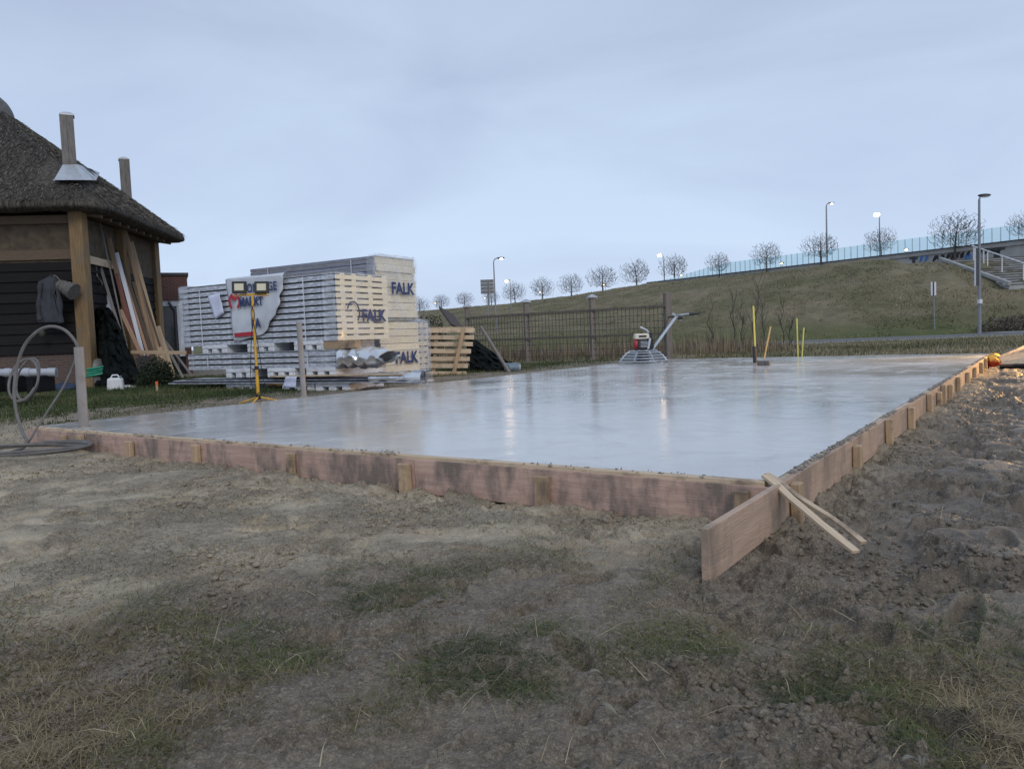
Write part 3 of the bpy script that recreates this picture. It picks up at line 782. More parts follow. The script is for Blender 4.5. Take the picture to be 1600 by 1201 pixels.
def spline(pts, n=10):
    pts = [Vector(p) for p in pts]; out = []
    P = [pts[0]] + pts + [pts[-1]]
    for i in range(1, len(P) - 2):
        for k in range(n):
            t = k / n
            a, b, c, d = P[i - 1], P[i], P[i + 1], P[i + 2]
            out.append(0.5 * ((2 * b) + (c - a) * t + (2 * a - 5 * b + 4 * c - d) * t * t + (3 * b - a - 3 * c + d) * t ** 3))
    out.append(pts[-1]); return out
def cables():
    Y = P1t.y
    t = thing('power_cable', 'thick grey cable arching out of the pipe and running down into the ground coil', 'cable', onz(40, 700, 0.03))
    b = MB()
    pts = [at(122, 556, Y), at(121, 541, Y), at(112, 526, Y), at(98, 514, Y), at(78, 510, Y), at(58, 518, Y), at(38, 540, Y), at(27, 572, Y), at(22, 610, Y - 0.05), at(26, 645, Y - 0.1), at(35, 675, Y - 0.2), at(42, 690, Y - 0.35), onz(30, 702, 0.05), onz(-20, 716, 0.04), onz(-60, 722, 0.04)]
    b.tube(spline(pts, 8), 0.017, 10)
    b.build('sheath', CABLE, t, smooth=True)
    b = MB()
    pts = [at(121, 548, Y), at(114, 572, Y - .02), at(98, 606, Y - 0.08), at(76, 640, Y - 0.15), at(58, 668, Y - 0.25), at(46, 688, Y - 0.35), onz(36, 699, 0.05), onz(12, 708, 0.04), onz(-20, 711, 0.03)]
    b.tube(spline(pts, 8), 0.012, 10)
    b.build('sheath', CABLE, t, smooth=True)
    b = MB(); rr = random.Random(4); pts = []
    c = onz(60, 712, 0.03)
    for k in range(64):
        th = k / 16 * 2 * math.pi + 2
        sc = 1 + 0.05 * math.sin(k * 0.37) + rr.uniform(-0.012, 0.012)
        pts.append((c.x - 0.12 + 0.64 * sc * math.cos(th), c.y + 0.36 * sc * math.sin(th), g1(c.x, c.y) + 0.075 + 0.006 * (k / 16) + 0.014 * math.sin(th * 1.5)))
    b.tube(spline(pts, 3), 0.014, 8)
    t2 = b.build('cable_coil', CABLE, None, smooth=True)
    tag(t2, 'flat coil of grey cable lying on the sand by the slab corner', 'cable')
    b = MB(); pts = []
    c = at(40, 592, 13.5)
    for k in range(60):
        th = k / 15 * 2 * math.pi; sc = 1 + 0.03 * math.sin(k * 0.51)
        pts.append((c.x + 0.22 * sc * math.cos(th), c.y + 0.1 * math.sin(th * 0.5) + 0.16 * math.sin(th), c.z + 0.36 * sc * math.sin(th) - 0.01))
    b.tube(spline(pts, 3), 0.017, 8)
    tag(b.build('cable_coil', CABLE, None, smooth=True), 'upright grey cable coil leaning on the pipes by the barn', 'cable')
cables()

# ================================================================== YELLOW STICKS, WOOD BLOCK
def sticks():
    Y = P3b.y
    o = MB().tube([P3b + Vector((0.01, 0, 0.05)), at(1177, 478, Y)], 0.02, 8).build('yellow_rod', LIME, None, smooth=True)
    tag(o, 'tall pale yellow rod standing in the short dark pipe', 'rod', 'yellow rods at the far end of the slab')
    bl = plank('wood_block', onz(1184, 567, SLABZ + 0.05), onz(1203, 567, SLABZ + 0.05), 0.08, 0.10, OLDWOOD, None, bw=0.01)
    tag(bl, 'muddy wooden block lying beside the short dark pipe', 'wood block')
    o = MB().tube([at(1194, 560, Y), at(1204, 510, Y + 0.1)], 0.018, 8).build('broom_handle', TAN, None, smooth=True)
    tag(o, 'tan rod leaning out of the wooden block', 'rod', 'yellow rods at the far end of the slab')
    b1 = onz(1247, 557, SLABZ); o = MB().tube([b1 - Vector((0, 0, 0.05)), at(1245, 497, b1.y)], 0.019, 8).build('yellow_rod', LIME, None, smooth=True)
    tag(o, 'taller of the paired yellow rods at the far slab edge', 'rod', 'yellow rods at the far end of the slab')
    b1 = onz(1253, 557, SLABZ); o = MB().tube([b1 - Vector((0, 0, 0.05)), at(1256, 512, b1.y)], 0.019, 8).build('yellow_rod', LIME, None, smooth=True)
    tag(o, 'shorter of the paired yellow rods, tilted, at the far slab edge', 'rod', 'yellow rods at the far end of the slab')
sticks()

# ================================================================== POWER TROWEL
def trowel():
    c = onz(1005, 567, SLABZ)
    t = thing('power_trowel', 'walk-behind power trowel with round steel guard and long handle on the slab', 'power trowel', c)
    def p(x, y, z): return Vector((c.x + x, c.y + y, c.z + z))
    rings = [(0.64, 0.06), (0.60, 0.13), (0.53, 0.20), (0.45, 0.27), (0.36, 0.32)]
    for r, z in rings:
        MB().tube([p(r * math.cos(q / 40 * 2 * math.pi), r * math.sin(q / 40 * 2 * math.pi), z) for q in range(41)], 0.014, 6, cap=False).build('guard_ring', STEEL, t, smooth=True)
    for k in range(8):
        th = k / 8 * 2 * math.pi + 0.25
        MB().tube([p(r * math.cos(th), r * math.sin(th), z) for r, z in rings] + [p(0.14 * math.cos(th), 0.14 * math.sin(th), 0.33)], 0.013, 6).build('guard_spoke', STEEL, t, smooth=True)
    for k in range(4):
        th = k / 4 * 2 * math.pi + 0.4
        M = Matrix.Rotation(th, 3, 'Z') @ Matrix.Rotation(R(6), 3, 'X')
        MB().box(p(0.33 * math.cos(th), 0.33 * math.sin(th), 0.03), (0.46, 0.17, 0.008), M).build('float_blade', STEEL, t)
    MB().lathe(p(0, 0, 0.03), [(0.16, 0), (0.17, 0.1), (0.12, 0.2), (0.14, 0.24), (0.14, 0.3)], 20).build('gearbox', DARKST, t, smooth=True)
    bev(MB().box(p(0.02, 0, 0.36), (0.42, 0.36, 0.03)).build('engine_plate', DARKST, t))
    e = bev(MB().box(p(-0.02, 0, 0.50), (0.26, 0.28, 0.24)).build('engine', DARKST, t, ), 0.02)
    for k in range(5): MB().box(p(0.02, -0.152, 0.42 + k * 0.035), (0.2, 0.024, 0.012)).build('cooling_fin', STEEL, e)
    MB().lathe(p(-0.155, 0, 0.50), [(0.15, 0), (0.155, 0.03), (0.13, 0.08), (0.05, 0.09)], 20, M=Matrix.Rotation(R(-90), 3, 'Y')).build('recoil_cover', mat('engine_red', (0.42, 0.035, 0.04), rough=0.4, rnd=0), t, smooth=True)
    bev(MB().box(p(-0.03, 0, 0.70), (0.40, 0.30, 0.15), taper=0.92).build('fuel_tank', mat('cream_plastic', (0.66, 0.60, 0.50), (0.6, 0.54, 0.45), rough=0.4, rnd=0), t), 0.035, 3)
    MB().tube([p(-0.03, 0, 0.77), p(-0.03, 0, 0.80)], 0.04, 12).build('fuel_cap', BLACK, t)
    bev(MB().box(p(0.20, 0.02, 0.58), (0.12, 0.26, 0.42), Matrix.Rotation(R(-6), 3, 'Y')).build('air_filter_housing', BLACK, t), 0.02)
    bev(MB().box(p(-0.02, 0.19, 0.56), (0.24, 0.12, 0.14)).build('muffler', DARKST, t), 0.02)
    MB().tube(spline([p(0.2, -0.1, 0.6), p(0.34, -0.14, 0.62), p(0.5, -0.12, 0.85), p(0.72, -0.1, 1.2)], 6), 0.008, 5).build('throttle_cable', BLACK, t)
    MB().box(p(-0.02, -0.148, 0.70), (0.2, 0.006, 0.05)).build('tank_decal', BLACK, t)
    MB().tube([p(0.16, -0.05, 0.78), p(0.10, -0.05, 0.86), p(-0.06, -0.05, 0.94)], 0.025, 8).build('lifting_hook', STEEL, t, smooth=True)
    bev(MB().box(p(0.14, -0.16, 0.5), (0.06, 0.04, 0.3), Matrix.Rotation(R(12), 3, 'Y')).build('belt_guard', STEEL, t), 0.008)
    h0 = at(1019, 546, c.y); h1 = at(1057, 494, c.y - 0.1)
    plank('handle_tube', h0, h1, 0.06, 0.085, mat('zinc_paint', (0.62, 0.68, 0.76), (0.52, 0.58, 0.66), rough=0.35, metal=0.3, rnd=0), t, up=(0, 1, 0), bw=0.012)
    d = (h1 - h0).normalized(); n = Vector((-d.z, 0, d.x))
    plank('clamp_plate', h1 + n * 0.13, h1 + n * -0.17, 0.05, 0.045, STEEL, t, up=(0, 1, 0))
    g0 = h1 + Vector((-0.02, 0, 0.02)); 
    for s in (-1, 1):
        e0 = h1 + Vector((0.06, s * 0.26, 0.03)); e1 = h1 + Vector((0.26, s * 0.3, 0.04))
        MB().tube([g0, e0, e1], 0.02, 8).build('handlebar', STEEL, t, smooth=True)
        MB().tube([e1, e1 + Vector((0.26, s * 0.02, 0.0))], 0.03, 8).build('grip', BLACK, t, smooth=True)
        MB().tube([e1 + Vector((0.1, 0, -0.03)), e1 + Vector((0.34, 0, 0.02)), e1 + Vector((0.42, 0, 0.05))], 0.01, 6).build('lever', BLACK, t)
    MB().tube([h1 + Vector((-0.22, 0.05, -0.02)), h1], 0.02, 6).build('throttle', BLACK, t)
    bev(MB().box(h1 + Vector((0.09, -0.02, -0.05)), (0.12, 0.06, 0.08)).build('switch_box', BLACK, t), 0.01)
trowel()

# ================================================================== PANEL PACKS
PRZ = math.atan2(-0.496, 0.868)
SX = Vector((0.868, -0.496, 0)); SE = Vector((0.496, 0.868, 0))
O_A = at(525, 480, 14.3); O_A.z = 0
def side_L(px, O):
    k = (px - 800) / FPX
    # column approximated by solving with the true camera
    lo, hi = -6.0, 12.0
    def col(L):
        q = O - SX * L + Vector((0, 0, 1.4)) - Vector((0, 0, CAMZ)); return 800 + FPX * q.dot(_r) / q.dot(_f)
    for _ in range(60):
        mid = (lo + hi) / 2
        if col(mid) > px: lo = mid
        else: hi = mid
    return lo
def silver_side():
    m, nt, b = principled('printed_silver_edge'); L = nt.links
    tc = node(nt, 'ShaderNodeTexCoord')
    mp = node(nt, 'ShaderNodeMapping'); mp.inputs['Scale'].default_value = (9, 1, 20); L.new(tc.outputs['Object'], mp.inputs[0])
    n = node(nt, 'ShaderNodeTexNoise', Scale=1.0, Detail=3); L.new(mp.outputs[0], n.inputs['Vector'])
    n2 = node(nt, 'ShaderNodeTexNoise', Scale=1.7, Detail=4); L.new(tc.outputs['Object'], n2.inputs['Vector'])
    c = mixc(nt, ramp(nt, n.outputs['Fac'], 0.45, 0.6), (0.40, 0.42, 0.46), (0.66, 0.69, 0.74))
    c = mixc(nt, ramp(nt, n2.outputs['Fac'], 0.35, 0.7), c, mixc(nt, 0.5, c, (0.38, 0.38, 0.42)))
    L.new(c, b.inputs['Base Color']); b.inputs['Roughness'].default_value = 0.35; b.inputs['Metallic'].default_value = 0.35
    return m
SILVER = silver_side()
SHEETTOP = mat('panel_top_sheet', (0.55, 0.58, 0.63), (0.46, 0.49, 0.54), rough=0.35, metal=0.2, rnd=0.05)
SIDE_DARK = mat('profiled_sheet_edge', (0.30, 0.31, 0.37), (0.20, 0.205, 0.25), rough=0.4, metal=0.3, scale=4, stretch=(1, 1, 8), rnd=0.1)
GAP = mat('shadow_foam', (0.10, 0.085, 0.05), (0.07, 0.06, 0.036), rough=0.95, rnd=0)  # dark rib sides: shade in the gaps between panels, put into the colour
def panel_mesh(L, w, h, ribs, over=0.0):
    """one sandwich panel, local x -L..0, y 0..w, z 0..h; ribs stand on top and carry the next panel"""
    b = MB(); body = h * (0.72 if ribs else 0.93)
    if ribs:
        b.box((-L / 2, w / 2, body / 2), (L, w, body), mi=0, end_mi=1)
    else:   # two lipped edges with a groove between
        b.box((-L / 2, w / 2, body / 2), (L - 0.002, w - 0.05, body), mi=1, end_mi=1)
        for zc, hz in ((body * 0.22, body * 0.40), (body * 0.77, body * 0.42)): b.box((-L / 2, w / 2, zc), (L, w, hz), mi=0, end_mi=1)
    for k in range(ribs):
        y = w * (0.03 + 0.94 * k / (ribs - 1)) if ribs > 1 else w / 2
        rw = w * 0.085
        y = min(max(y, rw / 2 + 0.13), w - rw / 2 - 0.02)
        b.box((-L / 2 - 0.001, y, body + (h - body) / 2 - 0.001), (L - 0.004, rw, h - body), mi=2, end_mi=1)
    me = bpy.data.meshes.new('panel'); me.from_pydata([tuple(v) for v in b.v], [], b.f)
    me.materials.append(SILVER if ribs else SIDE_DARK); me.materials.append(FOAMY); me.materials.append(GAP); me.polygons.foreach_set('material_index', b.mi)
    return me
def foam_foot(root, x, z0, z1, w, L=0.75):
    """white foam bearer, long side along x, with two notches under it"""
    b = MB(); h = z1 - z0
    b.box((x, w / 2, z1 - h * 0.22), (L, w + 0.02, h * 0.44))
    for k in (-1, 0, 1):
        b.box((x + k * L * 0.39, w / 2, z0 + h * 0.28), (L * 0.22, w + 0.016, h * 0.56), Matrix.Shear('XZ', 3, (0.0, 0.0)) if False else None)
    return bev(b.build('foam_foot', FOAMW, root, local=True), 0.015)
def film_shell(root, name, x0, x1, w, z0, z1, m, amp=0.03, seed=0, side=True, top=True, end=True):
    """wrinkled clear sheet round the end of a pack: over the side, the end and the top"""
    b = MB(); off = 0.018
    def wob(a, c): return float((fbm(np.array([a * 3.1]), np.array([c * 3.1]), 3, seed)[0] - 0.5) * 2 * amp) + off
    N, K = 14, 16
    if side:
        b.grid([[(x0 + (x1 - x0) * i / N, -max(0.004, wob(i * 0.2, k * 0.2)), z0 + (z1 - z0) * k / K) for i in range(N + 1)] for k in range(K + 1)])
    if end:
        b.grid([[(x1 + max(0.006, wob(5 + i * 0.2, k * 0.2)), w * i / N, z0 + (z1 - z0) * k / K) for i in range(N + 1)] for k in range(K + 1)])
    if top:
        b.grid([[(x0 + (x1 - x0) * i / N, w * k / N, z1 + max(0.004, wob(i * 0.2, 9 + k * 0.2))) for i in range(N + 1)] for k in range(N + 1)])
    return b.build(name, m, root, local=True, smooth=True)
def pack(label, O, L, w, z0, n, pitch, ribs=4, feet=True, foot_h=0.17, foot_x=None, film_x=-0.35, group='wrapped stacks of insulated panels', film_m=None, stagger=0.0, top_mat=None):
    t = thing('panel_pack', label, 'panel stack', (O.x, O.y, 0), PRZ, group)
    me = panel_mesh(L, w, pitch, ribs)
    rr = random.Random(int(L * 1000))
    for k in range(n):
        o = bpy.data.objects.new('panel', me)
        put(o, t, wm(t) @ Matrix.Translation((rr.uniform(-0.012, 0.012) - stagger * (k % 2) * 0.03, rr.uniform(0, 0.012), z0 + k * pitch)))
    zt = z0 + n * pitch - pitch * 0.26
    bev(MB().box((-L / 2, w / 2, zt + 0.005 + pitch * 0.13), (L, w * 0.99, 0.012)).build('cover_sheet', top_mat or SHEETTOP, t, local=True), 0.004)
    for x in (foot_x or []): foam_foot(t, x, z0 - foot_h, z0, w)
    if film_x is not None: film_shell(t, 'clear_wrap', film_x, 0.0, w, z0 - 0.01, zt + 0.035, film_m or FILM, seed=int(L * 10))
    for x in (-L * 0.18, -L * 0.85):
        MB().box((x, -0.012, (z0 + zt) / 2), (0.02, 0.004, zt - z0)).build('strap', FOAMW, t, local=True)
    return t
def packs():
    zA, pA, nA = 1.10, 0.114, 11
    LA = side_L(284, O_A); wA = 1.5
    a = pack('tall silver panel stack carrying the white banner, facing the slab', O_A, LA, wA, zA, nA, pA, foot_x=(-LA + 1.0, -LA + 2.35, -0.75), film_x=-0.30, film_m=FILM)
    zt = zA + nA * pA
    # plastic hem at the left end
    film_shell(a, 'clear_wrap', -LA - 0.01, -LA + 0.3, wA, zA - 0.02, zt, FILM2, seed=9, end=False)
    def end_pt(y, z): return wm(a) @ Vector((0.048, y, z))
    text('FALK', 0.31, end_pt(0.66, zA + 0.36), SE, Vector((0, 0, 1)), M_LETTER, a, bold=0.012)
    b = MB(); c = end_pt(0.42, zA + 0.52)
    b.tube([c + SE * (0.17 * math.cos(th)) + Vector((0, 0, 0.20 * math.sin(th))) for th in [R(-50 + 210 * k / 24) for k in range(25)]], 0.011, 6)
    b.build('printed_ring', M_LETTER, a)
    # lower flat pack of three panels with crumpled foil on its end
    LD = side_L(291, O_A)
    d = pack('low flat stack of three silver panels under the banner stack', O_A - SX * 0.02, LD - 0.02, 1.5, 0.60, 3, 0.112, foot_x=(-LD + 1.55, -LD + 2.75, -0.45), film_x=None, foot_h=0.18)
    rows = []
    for i in range(26):
        x = 0.02 + 1.05 * i / 25
        row = []
        for k in range(26):
            th = 2 * math.pi * k / 25
            q = 1 + 0.22 * float(fbm(np.array([i * 0.35]), np.array([k % 25 * 0.42]), 3, 3)[0] - 0.5) * 2
            sq = 0.185 * (1.0 - 0.55 * max(0, i - 16) / 10)
            row.append((x, 0.2 + (0.28 * math.cos(th)) * q, 0.77 + 0.02 * math.sin(i) + sq * math.sin(th) * q))
        rows.append(row)
    MB().grid(rows).build('crumpled_foil', FOIL, d, local=True, smooth=True)
    film_shell(d, 'clear_wrap', -0.9, -0.05, 1.5, 0.58, 0.95, FILM2, seed=4, top=False, end=False)
    plank('timber_bearer', wm(d) @ Vector((-0.55, 0.1, 1.02)), wm(d) @ Vector((0.42, 0.1, 1.02)), 0.15, 0.15, STAKE, d)
    # flashings at the bottom
    Lr, Ll = side_L(652, O_A), side_L(263, O_A)
    e = thing('flashing_bundle', 'long bundle of silver flashing sheets lowest under the panel stacks', 'flashing bundle', (O_A.x, O_A.y, 0), PRZ)
    LE = Ll - Lr; cx = -(Lr + Ll) / 2
    for k in range(4):
        o = MB().box((cx - 0.04 * k + (0 if k < 3 else 0.3), 0.16 + 0.02 * k, 0.318 + 0.026 * k), (LE - 0.2 * k, 0.5, 0.018), end_mi=0).build('flashing_sheet', [SILVER, DARKSHEET, SILVER, DARKSHEET][k], e, local=True)
        bev(o, 0.004)
    for x in (-Ll + 2.15, -Ll + 3.75, -0.2): foam_foot(e, x, 0.13, 0.31, 1.0, 0.85)
    plank('timber_bearer', wm(e) @ Vector((-1.7, -0.06, 0.445)), wm(e) @ Vector((1.5, -0.06, 0.455)), 0.12, 0.03, BATTEN, e)
    b = MB()
    rows = []
    for i in range(14):
        x = 0.75 + 1.15 * i / 13
        rows.append([(x, 0.05 + (0.14 + 0.02 * math.sin(i * 1.3)) * math.cos(2 * math.pi * k / 16), 0.39 + (0.1 + 0.015 * math.sin(i * 2.1 + k)) * math.sin(2 * math.pi * k / 16)) for k in range(17)])
    b.grid(rows).build('foil_roll', FOIL, e, local=True, smooth=True)
    film_shell(e, 'clear_wrap', 1.62, 1.95, 0.22, 0.27, 0.49, FILM2, amp=0.03, seed=12)
    # document sheets
    def sheet(px0, py0, px1, py1, px2, py2, px3, py3, off, lab):
        q = []
        for (x, y) in ((px0, py0), (px1, py1), (px2, py2), (px3, py3)):
            dd = ray(x, y); n = -SE; pl = O_A - SE * off
            tt = (pl - Vector((0, 0, CAMZ))).dot(n) / dd.dot(n); q.append(Vector((0, 0, CAMZ)) + dd * tt)
        rows = []
        for i in range(9):
            s = i / 8
            l = q[0].lerp(q[3], s); r_ = q[1].lerp(q[2], s)
            rows.append([l.lerp(r_, k / 8) - SE * (0.008 * math.sin(k * 0.8 + i * 0.5) + 0.006 * math.sin(i * 1.1)) for k in range(9)])
        o = MB().grid(rows).build('document_sheet', PAPER, None, smooth=True)
        md = o.modifiers.new('thickness', 'SOLIDIFY'); md.thickness = 0.002
        tag(o, lab, 'document')
    sheet(325, 463, 343, 457, 350, 489, 336, 499, 0.05, 'white plastic document sleeve hanging tilted on the banner stack')
    sheet(447, 588, 464, 588, 462, 606, 442, 604, 0.26, 'pale paper sheet hanging over the lowest foam foot')
    # stack behind
    Rr = at(650, 450, 18.0); Rr.z = 0; Q = Rr - SE * 1.41
    LB = side_L(398, Q)
    bk = pack('upper rear panel stack, topmost and set back behind the banner stack', Q, LB, 1.41, 1.58, 8, 0.168, ribs=0, film_x=-0.25, stagger=1.0)
    film_shell(bk, 'clear_wrap', -0.06, 0.03, 1.41, 1.50, 2.93, FILM, amp=0.05, seed=23)
    p = wm(bk) @ Vector((0.075, 0.40, 2.10)); text('FALK', 0.36, p, SE, Vector((0, 0, 1)), M_LETTER, bk, bold=0.012)
    ck = pack('lower rear panel stack in yellow wrap beside the pallet', Q, LB, 1.41, 0.36, 7, 0.160, ribs=0, film_x=-0.25, foot_x=(-0.6, -2.4))
    p = wm(ck) @ Vector((0.05, 0.46, 0.55)); text('FALK', 0.36, p, SE, Vector((0, 0, 1)), M_LETTER, ck, bold=0.012)
    Of = Rr + SE * 0.10 + SX * -0.1
    fk = pack('small bulging film-wrapped stack squeezed between lower rear stack and pallet', Of, 2.6, 0.42, 0.36, 8, 0.14, ribs=3, film_x=-0.4, film_m=FILM2)
    film_shell(fk, 'clear_wrap', -0.3, 0.05, 0.44, 0.34, 1.5, FILM2, amp=0.07, seed=31)
packs()

# ---------------- banner
def banner():
    W = Matrix.Translation((O_A.x, O_A.y, 0)) @ Matrix.Rotation(PRZ, 4, 'Z')
    t = thing('banner', 'white printed banner with red ring emblem draped over the panel stack side', 'banner', (O_A.x, O_A.y, 0), PRZ)
    x0, x1 = -side_L(361, O_A), -side_L(449, O_A); zt, zb = 2.42, 1.16
    Wd = x1 - x0
    def edge(v):
        pts = [(0, 1.0), (0.25, 0.985), (0.6, 0.86), (0.9, 0.60), (0.95, 0.42), (1.0, 0.06)]
        for (a, ea), (b, eb) in zip(pts[:-1], pts[1:]):
            if a <= v <= b: return ea + (eb - ea) * (v - a) / (b - a)
        return 0.06
    rows = []
    NV, NU = 30, 24
    def pos(u, v):
        xl = x0 + 0.09 * v * Wd; xr = max(x0 + Wd * (edge(v) + 0.018 * math.sin(v * 17) + 0.012 * math.sin(v * 31 + 1)), xl + 0.02)
        x = xl + (xr - xl) * u
        y = -0.03 - 0.055 * float(fbm(np.array([x * 2.2]), np.array([v * 3.0]), 3, 6)[0]) - 0.012 * math.sin(v * 9 + u * 3)
        z = zt - (zt - zb) * v - 0.03 * u * (1 - v)
        return Vector((x, y, z))
    for i in range(NV + 1): rows.append([pos(k / NU, i / NV) for k in range(NU + 1)])
    # fold over the top edge
    rows = [[Vector((p.x, p.y + 0.35, zt + 0.03)) for p in rows[0]], [Vector((p.x, p.y + 0.06, zt + 0.025)) for p in rows[0]]] + rows
    o = MB().grid(rows[::-1]).build('sheet', VINYL, t, local=True, smooth=True)
    md = o.modifiers.new('thickness', 'SOLIDIFY'); md.thickness = 0.003; md.offset = 0
    zz = Vector((0, 0, 1))
    def w(x, z): return wm(t) @ Vector((x, -0.098, z))
    mm = 1.25 / 145.0
    tx = SX
    text('MONTAGE', 0.235, w(x0 + Wd * 0.30, zt - 0.30), tx, zz, M_LETTER, t, bold=0.006, sx=0.86)
    text('MARKT', 0.235, w(x0 + Wd * 0.25, zt - 0.56), tx, zz, M_LETTER, t, bold=0.01, sx=0.86)
    text('FA', 0.25, w(x0 + Wd * 0.445, zt - 1.00), tx, zz, M_LETTER, t, bold=0.01, sx=0.9)
    # ring emblem: two red arcs and a dot
    c = w(x0 + Wd * 0.165, zt - 0.46)
    def arc(a0, a1, ro, ri):
        b = MB(); n = 14; rows = [[], []]
        for k in range(n + 1):
            th = R(a0 + (a1 - a0) * k / n)
            rows[0].append(c + tx * (ri * math.cos(th)) + zz * (ri * math.sin(th)))
            rows[1].append(c + tx * (ro * math.cos(th)) + zz * (ro * math.sin(th)))
        b.grid(rows); b.build('emblem', M_RED, t)
    arc(-60, 75, 0.175, 0.115); arc(105, 240, 0.175, 0.115)
    MB().ball(c + zz * 0.07, (0.05, 0.006, 0.05), 12, 6).build('emblem', M_RED, t)
    b = MB()
    b.quad(w(x0 + Wd * 0.13, 1.25), w(x0 + Wd * 0.50, 1.265), w(x0 + Wd * 0.50, 1.345), w(x0 + Wd * 0.125, 1.33))
    b.build('red_stripe', M_RED, t)
banner()

# ================================================================== TWIN FLOODLIGHT ON TRIPOD
def floodlight():
    Y = 11.75; x = at(404, 626, Y).x; z = 0.17
    base = Vector((x, Y, z))
    t = thing('floodlight_stand', 'yellow tripod stand with two square work floodlights at the slab edge', 'floodlight stand', base)
    zt = at(394, 460, Y).z
    zm = at(401, 575, Y).z
    MB().tube([base + Vector((0, 0, 0.1)), Vector((x, Y, zm))], 0.025, 12).build('lower_tube', YELLOW, t, smooth=True)
    MB().tube([Vector((x, Y, zm)), Vector((x, Y, zt))], 0.019, 12).build('upper_tube', YELLOW, t, smooth=True)
    MB().tube([Vector((x, Y, zm - 0.02)), Vector((x, Y, zm + 0.03))], 0.033, 12).build('clamp', BLACK, t)
    MB().tube([base + Vector((0, 0, 0.06)), base + Vector((0, 0, 0.13))], 0.036, 12).build('leg_hub', BLACK, t)
    for th in (20, 160, 270):
        e = base + Vector((0.36 * math.cos(R(th)), 0.36 * math.sin(R(th)), 0.0))
        MB().tube([base + Vector((0, 0, 0.1)), e], 0.013, 8).build('leg', YELLOW, t, smooth=True)
    MB().tube([Vector((x - 0.2, Y, zt)), Vector((x + 0.22, Y, zt))], 0.016, 8).build('crossbar', YELLOW, t, smooth=True)
    for (px, dz) in ((374, 0.0), (409, 0.0)):
        c = at(px, 449, Y - 0.05)
        M = Matrix.Rotation(R(-8), 3, 'X') @ Matrix.Rotation(R(6), 3, 'Z')
        l = bev(MB().box(c, (0.215, 0.05, 0.18), M).build('lamp_housing', BLACK, t), 0.008)
        MB().box(c + M @ Vector((0, -0.028, 0.0)), (0.135, 0.006, 0.105), M).build('lamp_glass', mat('pale_lamp_glass', (0.62, 0.58, 0.42), (0.56, 0.52, 0.38), rough=0.3, rnd=0) if 'pale_lamp_glass' not in MATS else MATS['pale_lamp_glass'], l)
        for k in range(4): MB().box(c + M @ Vector((-0.075 + 0.05 * k, 0.04, 0)), (0.008, 0.03, 0.15), M).build('heat_fin', BLACK, l)
        MB().tube([c + Vector((-0.09, 0.02, -0.06)), c + Vector((-0.09, 0.03, -0.125)), c + Vector((0.09, 0.03, -0.125)), c + Vector((0.09, 0.02, -0.06))], 0.01, 6).build('bracket', MATS['tan_handle'], l)
    for s in (-1, 1):
        pts = [at(374 if s < 0 else 409, 462, Y), Vector((x - 0.02 * s, Y - 0.03, zt - 0.25)), Vector((x + 0.035 * s, Y - 0.03, zt - 0.6)), Vector((x + 0.09 * s, Y - 0.02, zm - 0.1)), Vector((x + (0.11 if s > 0 else -0.07), Y - 0.03, zm - 0.3)), Vector((x - 0.04, Y - 0.04, z + 0.12))]
        MB().tube(spline(pts, 6), 0.006, 6).build('power_lead', BLACK, t, smooth=True)
floodlight()

